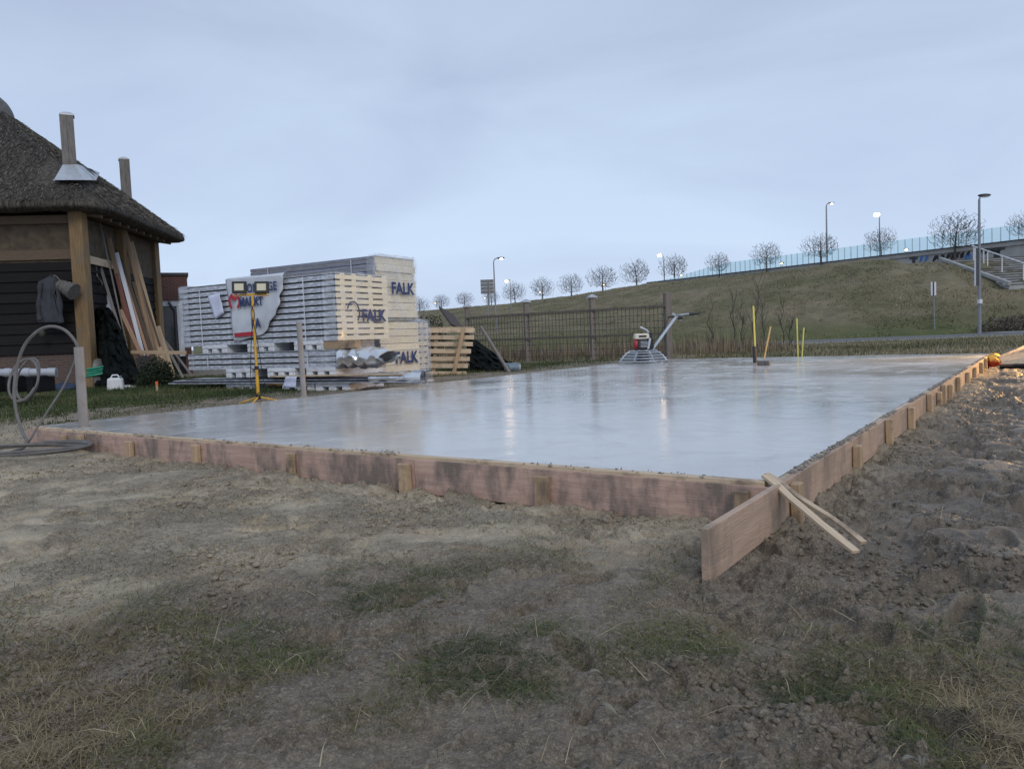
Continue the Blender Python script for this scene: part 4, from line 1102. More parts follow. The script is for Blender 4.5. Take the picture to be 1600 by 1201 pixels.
# ================================================================== PALLET AND ODDS BY THE FENCE
def pallet():
    Y = 18.6
    b0 = onz(700, 589, 0.14)
    t = thing('pallet', 'pale wooden pallet standing on edge beside the panel stacks', 'pallet', at(700, 589, Y))
    ys = [517, 527.5, 538, 549, 561, 572, 584]
    xr = [742, 741, 739, 736, 734, 731, 729]
    for y, x in zip(ys, xr):
        plank('slat', at(664, y - 0.5, Y), at(x, y - 0.5, Y), 0.105, 0.022, BATTEN, t, up=(0, -1, 0.06), bw=0.003)
    plank('stringer', at(725, 512, Y - 0.06), at(708, 588, Y - 0.06), 0.085, 0.07, STAKE, t, up=(0, -1, 0), bw=0.004)
    plank('stringer', at(683, 512, Y + 0.07), at(677, 588, Y + 0.07), 0.085, 0.07, STAKE, t, up=(0, -1, 0), bw=0.004)
    for k, y in enumerate((514, 550, 586)):
        plank('back_slat', at(666, y, Y + 0.13), at(740 - 6 * k, y, Y + 0.13), 0.1, 0.022, BATTEN, t, up=(0, -1, 0), bw=0.003)
    o = plank('pole', at(751, 510, 19.6), at(796, 582, 18.8), 0.075, 0.06, OLDWOOD, None, bw=0.01)
    tag(o, 'grey timber pole leaning slantwise against the sagging netting', 'pole')
    Yd = 19.4
    c0, c1 = at(788, 574, Yd), at(812, 574, Yd)
    d = thing('drum', 'blue grey plastic drum lying on its side below the fence', 'drum', (c0 + c1) / 2 - Vector((0, 0, 0.12)))
    MB().tube([c0, c0.lerp(c1, 0.06), c0.lerp(c1, 0.3), c0.lerp(c1, 0.33), c0.lerp(c1, 0.37), c0.lerp(c1, 0.9), c1], [0.1, 0.115, 0.115, 0.122, 0.115, 0.115, 0.1], 20).build('barrel', mat('blue_grey_plastic', (0.16, 0.22, 0.27), (0.12, 0.17, 0.21), rough=0.45, rnd=0), d, smooth=True)
    MB().tube([c1, c1 + (c1 - c0) * 0.05], 0.085, 16).build('lid', WHITE, d)
    # fallen dark panel
    o = plank('dark_panel', at(697, 486, 21.5), at(716, 513, 20.4), 0.5, 0.05, mat('brown_tarpaulin', (0.07, 0.05, 0.045), rough=0.8, rnd=0), None, up=(0.7, -0.6, 0.5))
    tag(o, 'dark brown board slanting up behind the pallet', 'board')
    # heap of black netting
    rows = []
    for i in range(30):
        s = i / 29; px = 735 + 85 * s
        row = []
        for k in range(24):
            v = k / 23
            top = 512 + 62 * s ** 0.8
            n = float(fbm(np.array([i * 0.4]), np.array([k * 0.4]), 3, 14)[0] - 0.5)
            p = at(px - 10 * (1 - v), top + (580 - top) * v, 20.8 - 1.2 * v + n * 0.5)
            row.append(p)
        rows.append(row)
    o = MB().grid(rows).build('netting_heap', NETM, None, smooth=True)
    md = o.modifiers.new('thickness', 'SOLIDIFY'); md.thickness = 0.05
    tag(o, 'sagging heap of black netting between pallet and fence', 'netting')
pallet()

# ================================================================== THATCHED BARN
BN = at(156, 332, 18.5); _BF = at(293, 386, 25.3); ZEB = BN.z; BN.z = 0; _BF.z = 0
BWID = (_BF - BN).length; BB = (_BF - BN).normalized(); BA = Vector((-BB.y, BB.x, 0))
def bp(i, j, z): return BN + BA * i + BB * j + Vector((0, 0, z))
def barn():
    t = thing('thatched_barn', 'thatched barn with black board walls and oak corner post', 'barn', bp(0.95, 0.7, 0.1))
    BL, BW = 14.0, BWID; ZE, ZR = 4.72, 8.0; RI = BW / 2 + 0.55
    rad = 0.95; per = []
    def arcp(ci, cj, a0, rad=0.95):
        for k in range(13):
            th = R(a0 + 90 * k / 12); per.append((ci + rad * math.cos(th), cj + rad * math.sin(th)))
    def line(a, b, n):
        for k in range(1, n): per.append((a[0] + (b[0] - a[0]) * k / n, a[1] + (b[1] - a[1]) * k / n))
    arcp(rad, rad, 180); line((rad, 0), (BL - rad, 0), 50)
    arcp(BL - rad, rad, 270); line((BL, rad), (BL, BW - rad), 20)
    arcp(BL - rad, BW - rad, 0); line((BL - rad, BW), (rad, BW), 40)
    arcp(0.3, BW - 0.3, 90, 0.3); line((0, BW - 0.3), (0, rad), 40)
    n = len(per); NT = 44
    def ridge(i, j): return (min(max(i, RI), BL - RI), BW / 2)
    P = np.array(per); RP = np.array([ridge(*p) for p in per])
    V = []
    prof = [(0.62, 4.50), (0.30, 4.50), (0.04, 4.53), (0.0, 4.57), (0.0, 4.62), (0.02, 4.68)]   # soffit, lip, outer edge (inset, z)
    cen = RP
    dirs = (cen - P); dirs /= np.maximum(np.linalg.norm(dirs, axis=1, keepdims=True), 1e-6)
    for ins, z in prof:
        q = P + dirs * ins; V.append(np.column_stack([q, np.full(n, z)]))
    for k in range(1, NT + 1):
        s = k / NT
        q = P + (RP - P) * s + dirs * 0.03 * (1 - s); z = ZE + (ZR - ZE) * (s ** 0.97)
        bump = 0.08 * np.exp(-((q[:, 0] - 0.95) ** 2 + (q[:, 1] - 0.75) ** 2) / 0.35)
        V.append(np.column_stack([q, z + bump]))
    V = np.array(V)
    rough = fbm(np.arange(n)[None, :] * 0.9 + np.zeros((V.shape[0], 1)), np.arange(V.shape[0])[:, None] * 0.9 + np.zeros((1, n)), 3, 71) - 0.5
    V[..., 2] += rough * 0.045; 
    nk = V.shape[0]
    W3 = np.array(BN)[None, None] + V[..., :1] * np.array(BA) + V[..., 1:2] * np.array(BB) + V[..., 2:] * np.array((0, 0, 1.0))
    i = np.arange(nk - 1)[:, None] * n + np.arange(n)[None, :]; i2 = np.arange(nk - 1)[:, None] * n + (np.arange(n)[None, :] + 1) % n
    F = np.stack([i, i2, i2 + n, i + n], -1).reshape(-1, 4)
    me = np_mesh('thatch_roof', W3.reshape(-1, 3) - np.array(wm(t).translation), F, THATCH, smooth=True)
    roof = mesh_obj('thatch_roof', me, t)
    # stubble over the thatch
    rs = np.random.default_rng(8)
    # ridge caps
    b = MB(); rows = []
    for i in range(9):
        ph = math.pi / 2 * i / 8
        rows.append([bp(RI - 0.10 - 0.45 * math.sin(ph), BW / 2 - 0.56 * math.cos(ph) * math.cos(math.pi * q / 10), ZR - 0.36 - 0.12 * math.sin(ph) + 0.58 * math.cos(ph) * math.sin(math.pi * q / 10)) for q in range(11)])
    b.grid(rows).build('ridge_end', mat('ridge_mortar', (0.15, 0.145, 0.145), (0.09, 0.088, 0.09), rough=0.85, rnd=0.15), t, smooth=True)
    for k in range(14):
        a = RI - 0.12 + k * 0.52
        b = MB(); rows = []
        for e in (0, 1):
            row = []
            for q in range(11):
                th = math.pi * q / 10; rr = 0.56 - 0.02 * e
                row.append(bp(a + e * 0.56, BW / 2 - rr * math.cos(th), ZR - 0.36 + 0.58 * math.sin(th) - 0.01 * (k % 2)))
            rows.append(row)
        b.grid(rows)
        o = b.build('ridge_tile', mat('ridge_mortar', (0.15, 0.145, 0.145), (0.09, 0.088, 0.09), rough=0.85, rnd=0.15) if 'ridge_mortar' not in MATS else MATS['ridge_mortar'], t, smooth=True)
        md = o.modifiers.new('thickness', 'SOLIDIFY'); md.thickness = 0.05
    def roof_hit(px, py, lift=0.05):
        Y = 15.0
        while Y < 27:
            p = at(px, py, Y); q = p - BN; i = q.x * BA.x + q.y * BA.y; j = q.x * BB.x + q.y * BB.y
            if i > 0 and 0 < j < BW:
                s = min(j / (BW / 2), (BW - j) / (BW / 2), i / RI)
                if p.z <= ZE + (ZR - ZE) * max(0, s) ** 0.97 + lift: return p
            Y += 0.02
        return at(px, py, 20)
    # chimneys
    def chimney(px0, py0, px1, py1, Y, w, skirt):
        top, bot = at(px0, py0, Y), at(px1, py1, Y)
        c = bot
        ch = MB()
        ang = Matrix.Rotation(R(28), 3, 'Z')
        ch.box(((c.x + top.x) / 2, Y, (top.z + bot.z) / 2 - 0.25), (w, w, top.z - bot.z + 0.5), ang)
        o = ch.build('chimney', OLDWOOD, t); bev(o, 0.01)
        for s in (-1, 1):
            for q in (-0.25, 0.25):
                MB().box(Vector(((c.x + top.x) / 2, Y, (top.z + bot.z) / 2 - 0.25)) + ang @ Vector((q * w, s * (w / 2 + 0.006), 0)), (w * 0.46, 0.016, top.z - bot.z + 0.5), ang).build('board', OLDWOOD, o)
        MB().box((top.x, Y, top.z + 0.0), (w * 1.08, w * 1.08, 0.04), ang).build('chimney_cap', LEAD, o)
        MB().box((top.x, Y, top.z + 0.05), (w * 1.0, w * 1.0, 0.06), ang, taper=0.4).build('chimney_cap', LEAD, o)
        if skirt:
            a0, a1 = at(98, 257, Y - w * 0.78), at(122, 257, Y - w * 0.78)
            N = 8; rows = []
            for r_ in range(5):
                f = r_ / 4; row = []
                for k in range(N + 1):
                    g = k / N; tp_ = a0.lerp(a1, g); bt = roof_hit(86 + 64 * g, 282, 0.16)
                    row.append(tp_.lerp(bt, f) + Vector((0, -0.05 * f, 0)))
                rows.append(row)
            q = MB(); q.grid(rows); b0, b1 = rows[-1][0], rows[-1][-1]
            rw = [[a1.lerp(Vector((a1.x + 0.05, Y + w, a1.z)), k / 3) for k in range(4)], [roof_hit(150 + 2 * k, 282 - 4 * k, 0.16) for k in range(4)]]
            q.grid(rw)
            q.build('flashing', LEAD, o)
            plank('flashing_edge', b0, b1, 0.05, 0.03, LEAD, o)
    chimney(104.5, 181, 108, 258, 20.0, 0.31, True)
    chimney(193.5, 250, 198, 302, 23.9, 0.28, False)
    # walls
    wi, wj = 0.80, 0.7; we = BW - 0.6
    MB().box(bp((wi + 14) / 2, wj + 0.16, 3.9), ((14 - wi), 0.14, 1.15), Matrix.Rotation(math.atan2(-BA.y, -BA.x), 3, 'Z')).build('loam_wall', LOAM, t)
    MB().box(bp(wi + 0.16, (wj + we) / 2, 3.9), (0.14, we - wj - 0.3, 1.15), Matrix.Rotation(math.atan2(-BA.y, -BA.x), 3, 'Z')).build('loam_wall', LOAM, t)
    MB().box(bp((wi + 14) / 2, wj + 0.20, 0.6), ((14 - wi), 0.14, 1.0), Matrix.Rotation(math.atan2(-BA.y, -BA.x), 3, 'Z')).build('brick_plinth', BRICK2, t)
    MB().box(bp(wi + 0.2, (wj + we) / 2, 0.6), (0.14, we - wj - 0.3, 1.0), Matrix.Rotation(math.atan2(-BA.y, -BA.x), 3, 'Z')).build('brick_plinth', BRICK2, t)
    MB().box(bp((wi + 14) / 2, we + 0.1, 2.3), ((14 - wi), 0.2, 4.4), Matrix.Rotation(math.atan2(-BA.y, -BA.x), 3, 'Z')).build('rear_wall', TARRED, t)
    # horizontal boards, lapped
    NB, zb0, zb1 = 9, 1.08, 3.38
    hb = (zb1 - zb0) / NB
    nf = -BB
    for k in range(NB):
        z = zb0 + hb * (k + 0.5)
        plank('wall_board', bp(wi + 0.1, wj + 0.10, z), bp(14, wj + 0.10, z), hb + 0.03, 0.03, TARRED, t, up=(nf.x, nf.y, 0.16), bw=0.004)
        plank('wall_board', bp(wi + 0.10, wj + 0.15, z), bp(wi + 0.10, we, z), hb + 0.03, 0.03, TARRED, t, up=(-BA.x, -BA.y, 0.16), bw=0.004)
    plank('lintel_board', bp(wi + 0.17, wj + 0.06, 3.50), bp(14, wj + 0.06, 3.50), 0.24, 0.06, mat('brown_rail', (0.14, 0.10, 0.065), (0.09, 0.065, 0.045), rough=0.85, stretch=(0.6, 9, 9), rnd=0), t, up=(nf.x, nf.y, 0))
    plank('wall_plate', bp(wi + 0.05, wj + 0.05, 4.35), bp(14, wj + 0.05, 4.35), 0.2, 0.1, MATS['brown_rail'], t, up=(nf.x, nf.y, 0))
    # cream rail on the side wall near the post
    plank('rail', bp(wi + 0.04, wj + 0.3, 3.42), bp(wi + 0.04, wj + 2.2, 3.42), 0.2, 0.05, BATTEN, t, up=(-BA.x, -BA.y, 0))
    # corner post
    c = bp(wi, wj, 0)
    p = MB().box((c.x, c.y, 2.35), (0.33, 0.30, 4.5), Matrix.Rotation(math.atan2(-BA.y, -BA.x) - 0.12, 3, 'Z')).build('corner_post', OAK, t)
    bev(p, 0.02)
    c = bp(wi + 0.1, we, 0)
    bev(MB().box((c.x, c.y, 2.35), (0.3, 0.30, 4.5)).build('corner_post', OAK, t), 0.02)
    c = bp(wi, 3.4, 0)
    bev(MB().box((c.x, c.y, 2.35), (0.28, 0.28, 4.5)).build('corner_post', OAK, t), 0.02)
    for k in range(10):   # rafters under the overhang at the side
        j = 0.9 + k * 0.58
        plank('rafter', bp(0.3, j, 4.42), bp(wi + 0.2, j, 4.55), 0.1, 0.08, MATS['brown_rail'], t)
    return t
barn()

# stubbly reed ends over the thatch so that it reads as straw
def leaf_strip(P, D, Wd, Ld, name, m, tint):
    """flat quads: P centres, D directions (unit), per-piece widths and lengths"""
    n = len(P); up = np.random.default_rng(2).normal(size=(n, 3)); S = np.cross(D, up); S /= np.linalg.norm(S, axis=1, keepdims=True)
    a = P - S * Wd[:, None] / 2; b = P + S * Wd[:, None] / 2; c = P + D * Ld[:, None]
    V = np.stack([a, b, c], 1).reshape(-1, 3); F = np.arange(n * 3).reshape(-1, 3)
    return np_mesh(name, V, F, m, {'tint': np.repeat(tint, 3)})
def thatch_straw():
    barn_o = bpy.data.objects['thatched_barn']
    r = np.random.default_rng(10); n = 46000
    front = r.random(n) < 0.42
    i = np.where(front, r.uniform(0, 5.5, n), 0.0); j = np.where(front, 0.0, r.uniform(0.2, BWID - 0.25, n)); s = r.random(n) ** 1.1
    ri = np.clip(i, BWID / 2 + 0.55, 10.5); 
    rad = 1.0
    ii = i + (ri - i) * s; jj = j + (BWID / 2 - j) * s
    # round the corner
    keep = ~((ii < rad) & (jj < rad) & ((ii - rad) ** 2 + (jj - rad) ** 2 > rad * rad * 1.0) & (s < 0.22))
    keep &= ~((np.abs(ii - 0.9) < 0.75) & (np.abs(jj - 0.9) < 0.75) & (s > 0.12) & (s < 0.45))
    i, j, s, ii, jj = [q[keep] for q in (i, j, s, ii, jj)]; n = len(ii)
    z = 4.72 + 3.28 * s ** 0.97 + 0.08 * np.exp(-((ii - 0.95) ** 2 + (jj - 0.75) ** 2) / 0.35) + r.uniform(-0.05, 0.02, n)
    P = np.array(BN)[None] + ii[:, None] * np.array(BA) + jj[:, None] * np.array(BB) + z[:, None] * np.array((0, 0, 1.0))
    dn = np.where((j == 0)[:, None], -np.array(BB)[None], -np.array(BA)[None])
    D = dn * 0.7 + np.array((0, 0, -0.55))[None] + r.normal(0, 0.16, (n, 3)); D /= np.linalg.norm(D, axis=1, keepdims=True)
    me = leaf_strip(P - np.array(wm(barn_o).translation), D, r.uniform(0.007, 0.018, n), r.uniform(0.07, 0.17, n), 'thatch_straw', tint_mat('thatch_straw', [(0.026, 0.022, 0.018), (0.07, 0.061, 0.052), (0.135, 0.122, 0.107), (0.29, 0.27, 0.245)]), r.random(n) ** 1.5)
    o = mesh_obj('thatch_straw', me, barn_o); o['kind'] = 'stuff'
thatch_straw()

# ================================================================== THINGS AT THE BARN
def barn_things():
    # coat
    Y = 18.75
    def cloth(name, rows_px, depth, m, label, cat, extra=None):
        t = thing(name, label, cat, at(rows_px[-1][1], rows_px[-1][0], Y))
        rows = []
        for (y, cx, hw, th) in rows_px:
            row = []
            for k in range(25):
                a = 2 * math.pi * k / 24
                f = 1 + 0.13 * math.sin(5 * a + y * 0.15) + 0.07 * math.sin(11 * a + 1.3 - y * 0.07)
                row.append(at(cx + hw * math.cos(a) * f, y, Y + 0.02 - th * (0.5 + 0.5 * math.sin(a)) * f))
            rows.append(row)
        MB().grid(rows[::-1]).build('body', m, t, smooth=True)
        return t
    COAT = mat('slate_work_cloth', (0.052, 0.055, 0.066), (0.032, 0.034, 0.042), rough=0.9, scale=6, bump=0.4, rnd=0)
    t = cloth('work_coat', [(430, 80, 2, 0.04), (434, 80, 7, 0.1), (440, 76, 14, 0.14), (448, 74, 13, 0.16), (460, 75, 11, 0.17), (475, 76, 14, 0.2), (490, 77, 17, 0.2), (503, 78, 18, 0.2), (506, 78, 16, 0.1)], 0.2, COAT, 'dark grey work coat hanging on the black board wall', 'coat')
    for (pts, r_) in (([(64, 442), (62, 462), (61, 485), (63, 500)], 0.07), ([(90, 442), (92, 462), (94, 485), (95, 504)], 0.075)):
        MB().tube(spline([at(x, y, Y - 0.12) for x, y in pts], 5), [r_ * (0.8 + 0.2 * math.sin(q)) for q in range(16)], 10).build('sleeve', COAT, t, smooth=True)
    MB().tube([at(80, 428, Y + 0.05), at(80, 431, Y - 0.1)], 0.015, 6).build('hook', DARKST, t)
    # woven basket hung sideways
    c0, c1 = at(92, 444, Y - 0.1), at(116, 456, Y - 0.15)
    bt = thing('basket', 'grey wicker basket hanging sideways beside the oak post', 'basket', c0)
    d = (c1 - c0)
    MB().tube([c0 + d * q for q in (0, 0.02, 0.5, 0.95, 1.0)], [0.10, 0.12, 0.165, 0.20, 0.205], 18).build('weave', mat('wicker', (0.16, 0.145, 0.135), (0.08, 0.072, 0.068), rough=0.85, scale=26, bump=0.8, bscale=40, rnd=0), bt, smooth=True)
    for q in (0.25, 0.5, 0.75, 0.97):
        pp = c0 + d * q; rr = 0.122 + 0.085 * q; x = d.normalized(); a = x.cross(Vector((0, 0, 1))).normalized(); b_ = x.cross(a)
        MB().tube([pp + (a * math.cos(2 * math.pi * k / 18) + b_ * math.sin(2 * math.pi * k / 18)) * rr for k in range(19)], 0.01, 5, cap=False).build('rim_band', MATS['wicker'], bt)
    MB().tube(spline([at(88, 440, Y), at(84, 430, Y - 0.05), at(92, 436, Y - 0.15), at(96, 448, Y - 0.1)], 6), 0.01, 6).build('cord', OLDWOOD, bt)
    # black gourd-like float under the coat
    o = MB().ball(at(66, 521, Y - 0.05), (0.075, 0.07, 0.1), 14, 10).build('rope_float', mat('olive_float', (0.045, 0.045, 0.035), rough=0.7, rnd=0), None, smooth=True)
    tag(o, 'small dark round float hanging below the coat on the wall', 'float')
    # tools hanging at the side
    t = thing('hand_scythe', 'rusty hand tool with short wooden grip hanging on the barn side wall', 'hand tool', at(150, 460, 20.2))
    MB().tube(spline([at(150, 402, 20.2), at(150, 420, 20.2), at(152, 432, 20.2)], 4), 0.02, 6).build('shaft', OLDWOOD, t)
    MB().tube(spline([at(152, 432, 20.2), at(160, 444, 20.2), at(154, 452, 20.2), at(148, 460, 20.2)], 4), 0.018, 6).build('blade', DARKST, t)
    # leaning planks
    PK = {k: mat('plank_' + k, *v, rough=0.7, scale=5, stretch=(0.6, 10, 10), bump=0.2, bscale=20, rnd=0.1) for k, v in {
        'brown': ((0.30, 0.20, 0.125), (0.19, 0.125, 0.08)), 'pale': ((0.50, 0.38, 0.25), (0.38, 0.28, 0.18)), 'pink': ((0.38, 0.235, 0.16), (0.28, 0.17, 0.115)),
        'white': ((0.60, 0.62, 0.68), (0.5, 0.52, 0.58)), 'red': ((0.20, 0.075, 0.055), (0.13, 0.05, 0.04)), 'grey': ((0.24, 0.215, 0.2), (0.15, 0.135, 0.125)), 'dark': ((0.10, 0.07, 0.05), (0.06, 0.042, 0.032))}.items()}
    spec = [  # top px, bottom px, Ytop, Ybot, width, kind, label
        (153, 333, 203, 562, 20.6, 20.6, 0.035, 'grey', 'thin grey rod leaning on the thatch edge, first from the oak post'),
        (170, 372, 213, 560, 21.0, 21.0, 0.11, 'brown', 'brown plank leaning just right of the thin grey rod'),
        (182, 395, 224, 556, 21.2, 20.9, 0.10, 'white', 'white painted plank leaning among the brown planks'),
        (181, 425, 207, 520, 21.0, 20.8, 0.10, 'red', 'short dark red plank leaning beside the white plank'),
        (187, 404, 240, 560, 21.5, 21.2, 0.12, 'dark', 'dark brown plank leaning just right of the white plank'),
        (194, 352, 246, 575, 21.7, 21.4, 0.09, 'brown', 'long brown plank reaching highest under the thatch edge'),
        (198, 372, 250, 580, 21.9, 21.5, 0.13, 'brown', 'wide brown plank leaning inside the pale outermost plank'),
        (204, 378, 262, 592, 22.2, 21.6, 0.14, 'pale', 'pale outermost plank of the leaning bundle'),
        (208, 440, 258, 600, 22.4, 21.2, 0.08, 'pale', 'narrow pale plank with its foot in the grass'),
        (246, 510, 271, 590, 22.6, 21.9, 0.15, 'pale', 'short pale plank leaning behind the horizontal board'),
        (249, 520, 286, 590, 22.9, 22.0, 0.07, 'grey', 'grey pole slanting toward the flashing bundle, upper one'),
        (253, 526, 301, 588, 23.1, 22.0, 0.06, 'grey', 'grey pole slanting toward the flashing bundle, lowest one'),
        (188, 484, 222, 556, 20.7, 20.4, 0.10, 'pink', 'short pinkish plank leaning in front of the brown planks'),
        (155, 410, 187, 515, 20.5, 20.3, 0.07, 'grey', 'short grey plank leaning in front of the white panel'),
        (193, 430, 232, 556, 21.35, 21.0, 0.07, 'pink', 'narrow pinkish plank between white plank and dark plank'),
        (212, 420, 250, 540, 22.0, 21.7, 0.05, 'dark', 'thin dark lath on the face of the pale outermost plank'),
    ]
    for (x0, y0, x1, y1, Y0, Y1, w, k, lab) in spec:
        o = plank('leaning_plank', at(x0, y0, Y0), at(x1, y1, Y1), w, 0.035 if w > 0.06 else w, PK[k], None, up=(0.3, -1, 0.1), bw=0.004)
        tag(o, lab, 'plank', 'planks leaning against the barn')
    o = plank('white_sheet', at(157, 430, 20.9), at(172, 505, 20.6), 0.26, 0.03, PK['white'], None, up=(0.3, -1, 0.1))
    tag(o, 'narrow white panel leaning behind the netting by the oak post', 'sheet')
    o = plank('shelf_board', at(205, 550, 20.2), at(291, 551, 20.0), 0.09, 0.05, PK['pale'], None, up=(0, -1, 0))
    tag(o, 'pale horizontal board laid across the feet of the leaning planks', 'board')
    # draped black netting: surface bulging over whatever it covers
    rows = []
    for i in range(40):
        v = i / 39; y = 482 + 128 * v
        l = 150 - 6 * v; rgt = 172 + 48 * min(1, v * 1.2)
        row = []
        for k in range(30):
            s = k / 29
            n = float(fbm(np.array([i * 0.33]), np.array([k * 0.33]), 4, 19)[0] - 0.5)
            row.append(at(l + (rgt - l) * s + 3 * n, y + 6 * n * (1 - v), 20.0 - 1.7 * v * math.sin(math.pi * min(1, s * 0.9 + 0.1)) + n * 0.7))
        rows.append(row)
    o = MB().grid(rows).build('netting', NETM, None, smooth=True)
    md = o.modifiers.new('thickness', 'SOLIDIFY'); md.thickness = 0.03
    tag(o, 'black netting draped over a heap beside the oak post', 'netting')
    # bin with hose
    gx = 0.14
    c = onz(151, 608, gx)
    t = thing('water_butt', 'grey domed plastic bin with green hose laid round it', 'bin', c)
    r0 = 0.30
    MB().lathe(c, [(r0 * 0.86, 0), (r0 * 0.92, 0.05), (r0, 0.38), (r0 * 1.03, 0.42), (r0 * 1.0, 0.5), (r0 * 0.93, 0.64), (r0 * 0.7, 0.74), (r0 * 0.3, 0.78), (0.03, 0.785)], 28).build('shell', mat('grey_green_plastic', (0.17, 0.18, 0.165), (0.13, 0.14, 0.13), rough=0.5, rnd=0), t, smooth=True)
    MB().lathe(c + Vector((0, 0, 0.78)), [(0.03, 0), (0.03, 0.05), (0.02, 0.06)], 10).build('knob', BLACK, t)
    b = MB(); pts = []
    for k in range(76):
        th = k / 19 * 2 * math.pi; rr = r0 * 1.12 + 0.03 * math.sin(k * 0.7)
        pts.append((c.x + 0.06 + 1.18 * rr * math.cos(th), c.y + rr * math.sin(th), c.z + 0.34 + 0.055 * (k / 19) + 0.05 * math.sin(th + 1.0)))
    o = MB().tube(spline(pts, 2), 0.026, 8).build('garden_hose', mat('green_hose', (0.02, 0.30, 0.19), (0.018, 0.24, 0.15), rough=0.4, rnd=0), None, smooth=True)
    tag(o, 'bright green garden hose coiled round the grey bin', 'hose')
    c = onz(178, 612, gx) + Vector((0, 0.1, 0))
    t = thing('jerrycan', 'white plastic jerrycan standing in the grass before the bin', 'jerrycan', c)
    bev(MB().box(c + Vector((0, 0, 0.16)), (0.36, 0.24, 0.32), Matrix.Rotation(R(20), 3, 'Z'), taper=0.9).build('tank', WHITE, t), 0.05, 3)
    MB().tube([c + Vector((-0.1, 0, 0.32)), c + Vector((-0.06, 0, 0.38)), c + Vector((0.06, 0, 0.38)), c + Vector((0.1, 0, 0.32))], 0.018, 8).build('handle', WHITE, t, smooth=True)
    MB().tube([c + Vector((0.13, -0.02, 0.3)), c + Vector((0.14, -0.02, 0.36))], 0.03, 10).build('cap', MATS['blue_grey_plastic'], t)
    c = onz(200, 609, gx)
    t = thing('bottle', 'white plastic bottle lying in the grass beside the jerrycan', 'bottle', c)
    MB().tube([c + Vector((-0.15, 0, 0.06)), c + Vector((-0.13, 0, 0.06)), c + Vector((0.05, 0.01, 0.06)), c + Vector((0.1, 0.01, 0.06)), c + Vector((0.15, 0.015, 0.06))], [0.03, 0.055, 0.055, 0.025, 0.022], 12).build('body', WHITE, t, smooth=True)
    MB().tube([c + Vector((0.15, 0.015, 0.06)), c + Vector((0.18, 0.017, 0.06))], 0.026, 10).build('cap', WHITE, t)
    # blue bag
    c = onz(100, 613, gx)
    t = thing('blue_sack', 'crumpled dark blue sack lying between the coil and the bin', 'sack', c)
    rows = []
    for i in range(13):
        ph = math.pi * i / 12; row = []
        for k in range(21):
            th = 2 * math.pi * k / 20; q = 1 + 0.5 * float(fbm(np.array([i * 0.5]), np.array([(k % 20) * 0.5]), 3, 5)[0] - 0.5)
            row.append(c + Vector((0.30 * math.sin(ph) * math.cos(th) * q, 0.18 * math.sin(ph) * math.sin(th) * q, 0.1 + 0.13 * math.cos(ph) * q)))
        rows.append(row)
    MB().grid(rows, flip=True).build('cloth', mat('navy_cloth', (0.03, 0.05, 0.10), (0.02, 0.03, 0.065), rough=0.85, rnd=0), t, smooth=True)
    # pvc pipes on the ground
    for k, (y0, y1, Y, r_, lab) in enumerate(((583, 582, 14.2, 0.075, 'light grey drain pipe lying across in front of the barn wall, upper one'), (596, 594, 14.6, 0.06, 'grey drain pipe lying low in the dark below the upper pipe'))):
        p0, p1 = at(-40, y0, Y), at(88 - 25 * k, y1 - 0.5, Y + 0.3); d = (p1 - p0).normalized()
        t = thing('drain_pipe', lab, 'pipe', p0, group='drain pipes lying by the barn')
        b = MB(); b.tube([p0, p1 - d * 0.15, p1 - d * 0.14, p1], [r_, r_, r_ * 1.12, r_ * 1.12], 18, cap=False); b.tube([p1, p1 - d * 0.4], r_ * 0.93, 18, cap=False)
        n0 = 3 * 18
        for q in range(18): b.f.append((n0 + q, n0 + (q + 1) % 18, 72 + (q + 1) % 18, 72 + q)); b.mi.append(0)
        b.build('tube', mat('light_grey_pvc', (0.42, 0.44, 0.48), (0.36, 0.38, 0.42), rough=0.4, rnd=0) if 'light_grey_pvc' not in MATS else MATS['light_grey_pvc'], t, smooth=True)
        for px in ((12, 42) if k == 0 else (22,)):
            f = (px + 40) / (128 - 25 * k); q0 = p0.lerp(p1, f)
            MB().tube([q0 - d * 0.05, q0 + d * 0.05], r_ * 1.18, 18).build('joint_ring', MATS['light_grey_pvc'], t, smooth=True)
    bl = thing('pipe_trestle', 'low dark timber block pile carrying the drain pipes', 'timber blocks', at(30, 606, 14.4))
    for k in range(3):
        p0 = at(-10 + 32 * k, 603, 14.1); bev(MB().box(p0 + Vector((0, 0.2, 0.03)), (0.12, 0.7, 0.30)).build('block', MATS['black_tarred_board'], bl), 0.01)
    # marker stake
    c = onz(246, 614, gx)
    t = thing('survey_stake', 'wooden survey stake with orange tip in the grass', 'stake', c)
    plank('stake_body', c - Vector((0, 0, 0.1)), c + Vector((0, 0, 0.17)), 0.05, 0.03, STAKE, t, up=(0, -1, 0))
    plank('painted_tip', c + Vector((0, 0, 0.17)), c + Vector((0, 0, 0.25)), 0.051, 0.031, mat('orange_paint', (0.75, 0.16, 0.03), (0.6, 0.12, 0.03), rough=0.6, rnd=0), t, up=(0, -1, 0))
    c = onz(221, 612, gx + 0.01)
    o = plank('lath', c - Vector((0.13, 0, 0)), c + Vector((0.13, 0.03, 0)), 0.05, 0.02, PK['white'], None); tag(o, 'short pale lath lying in the grass before the netting', 'lath')
barn_things()

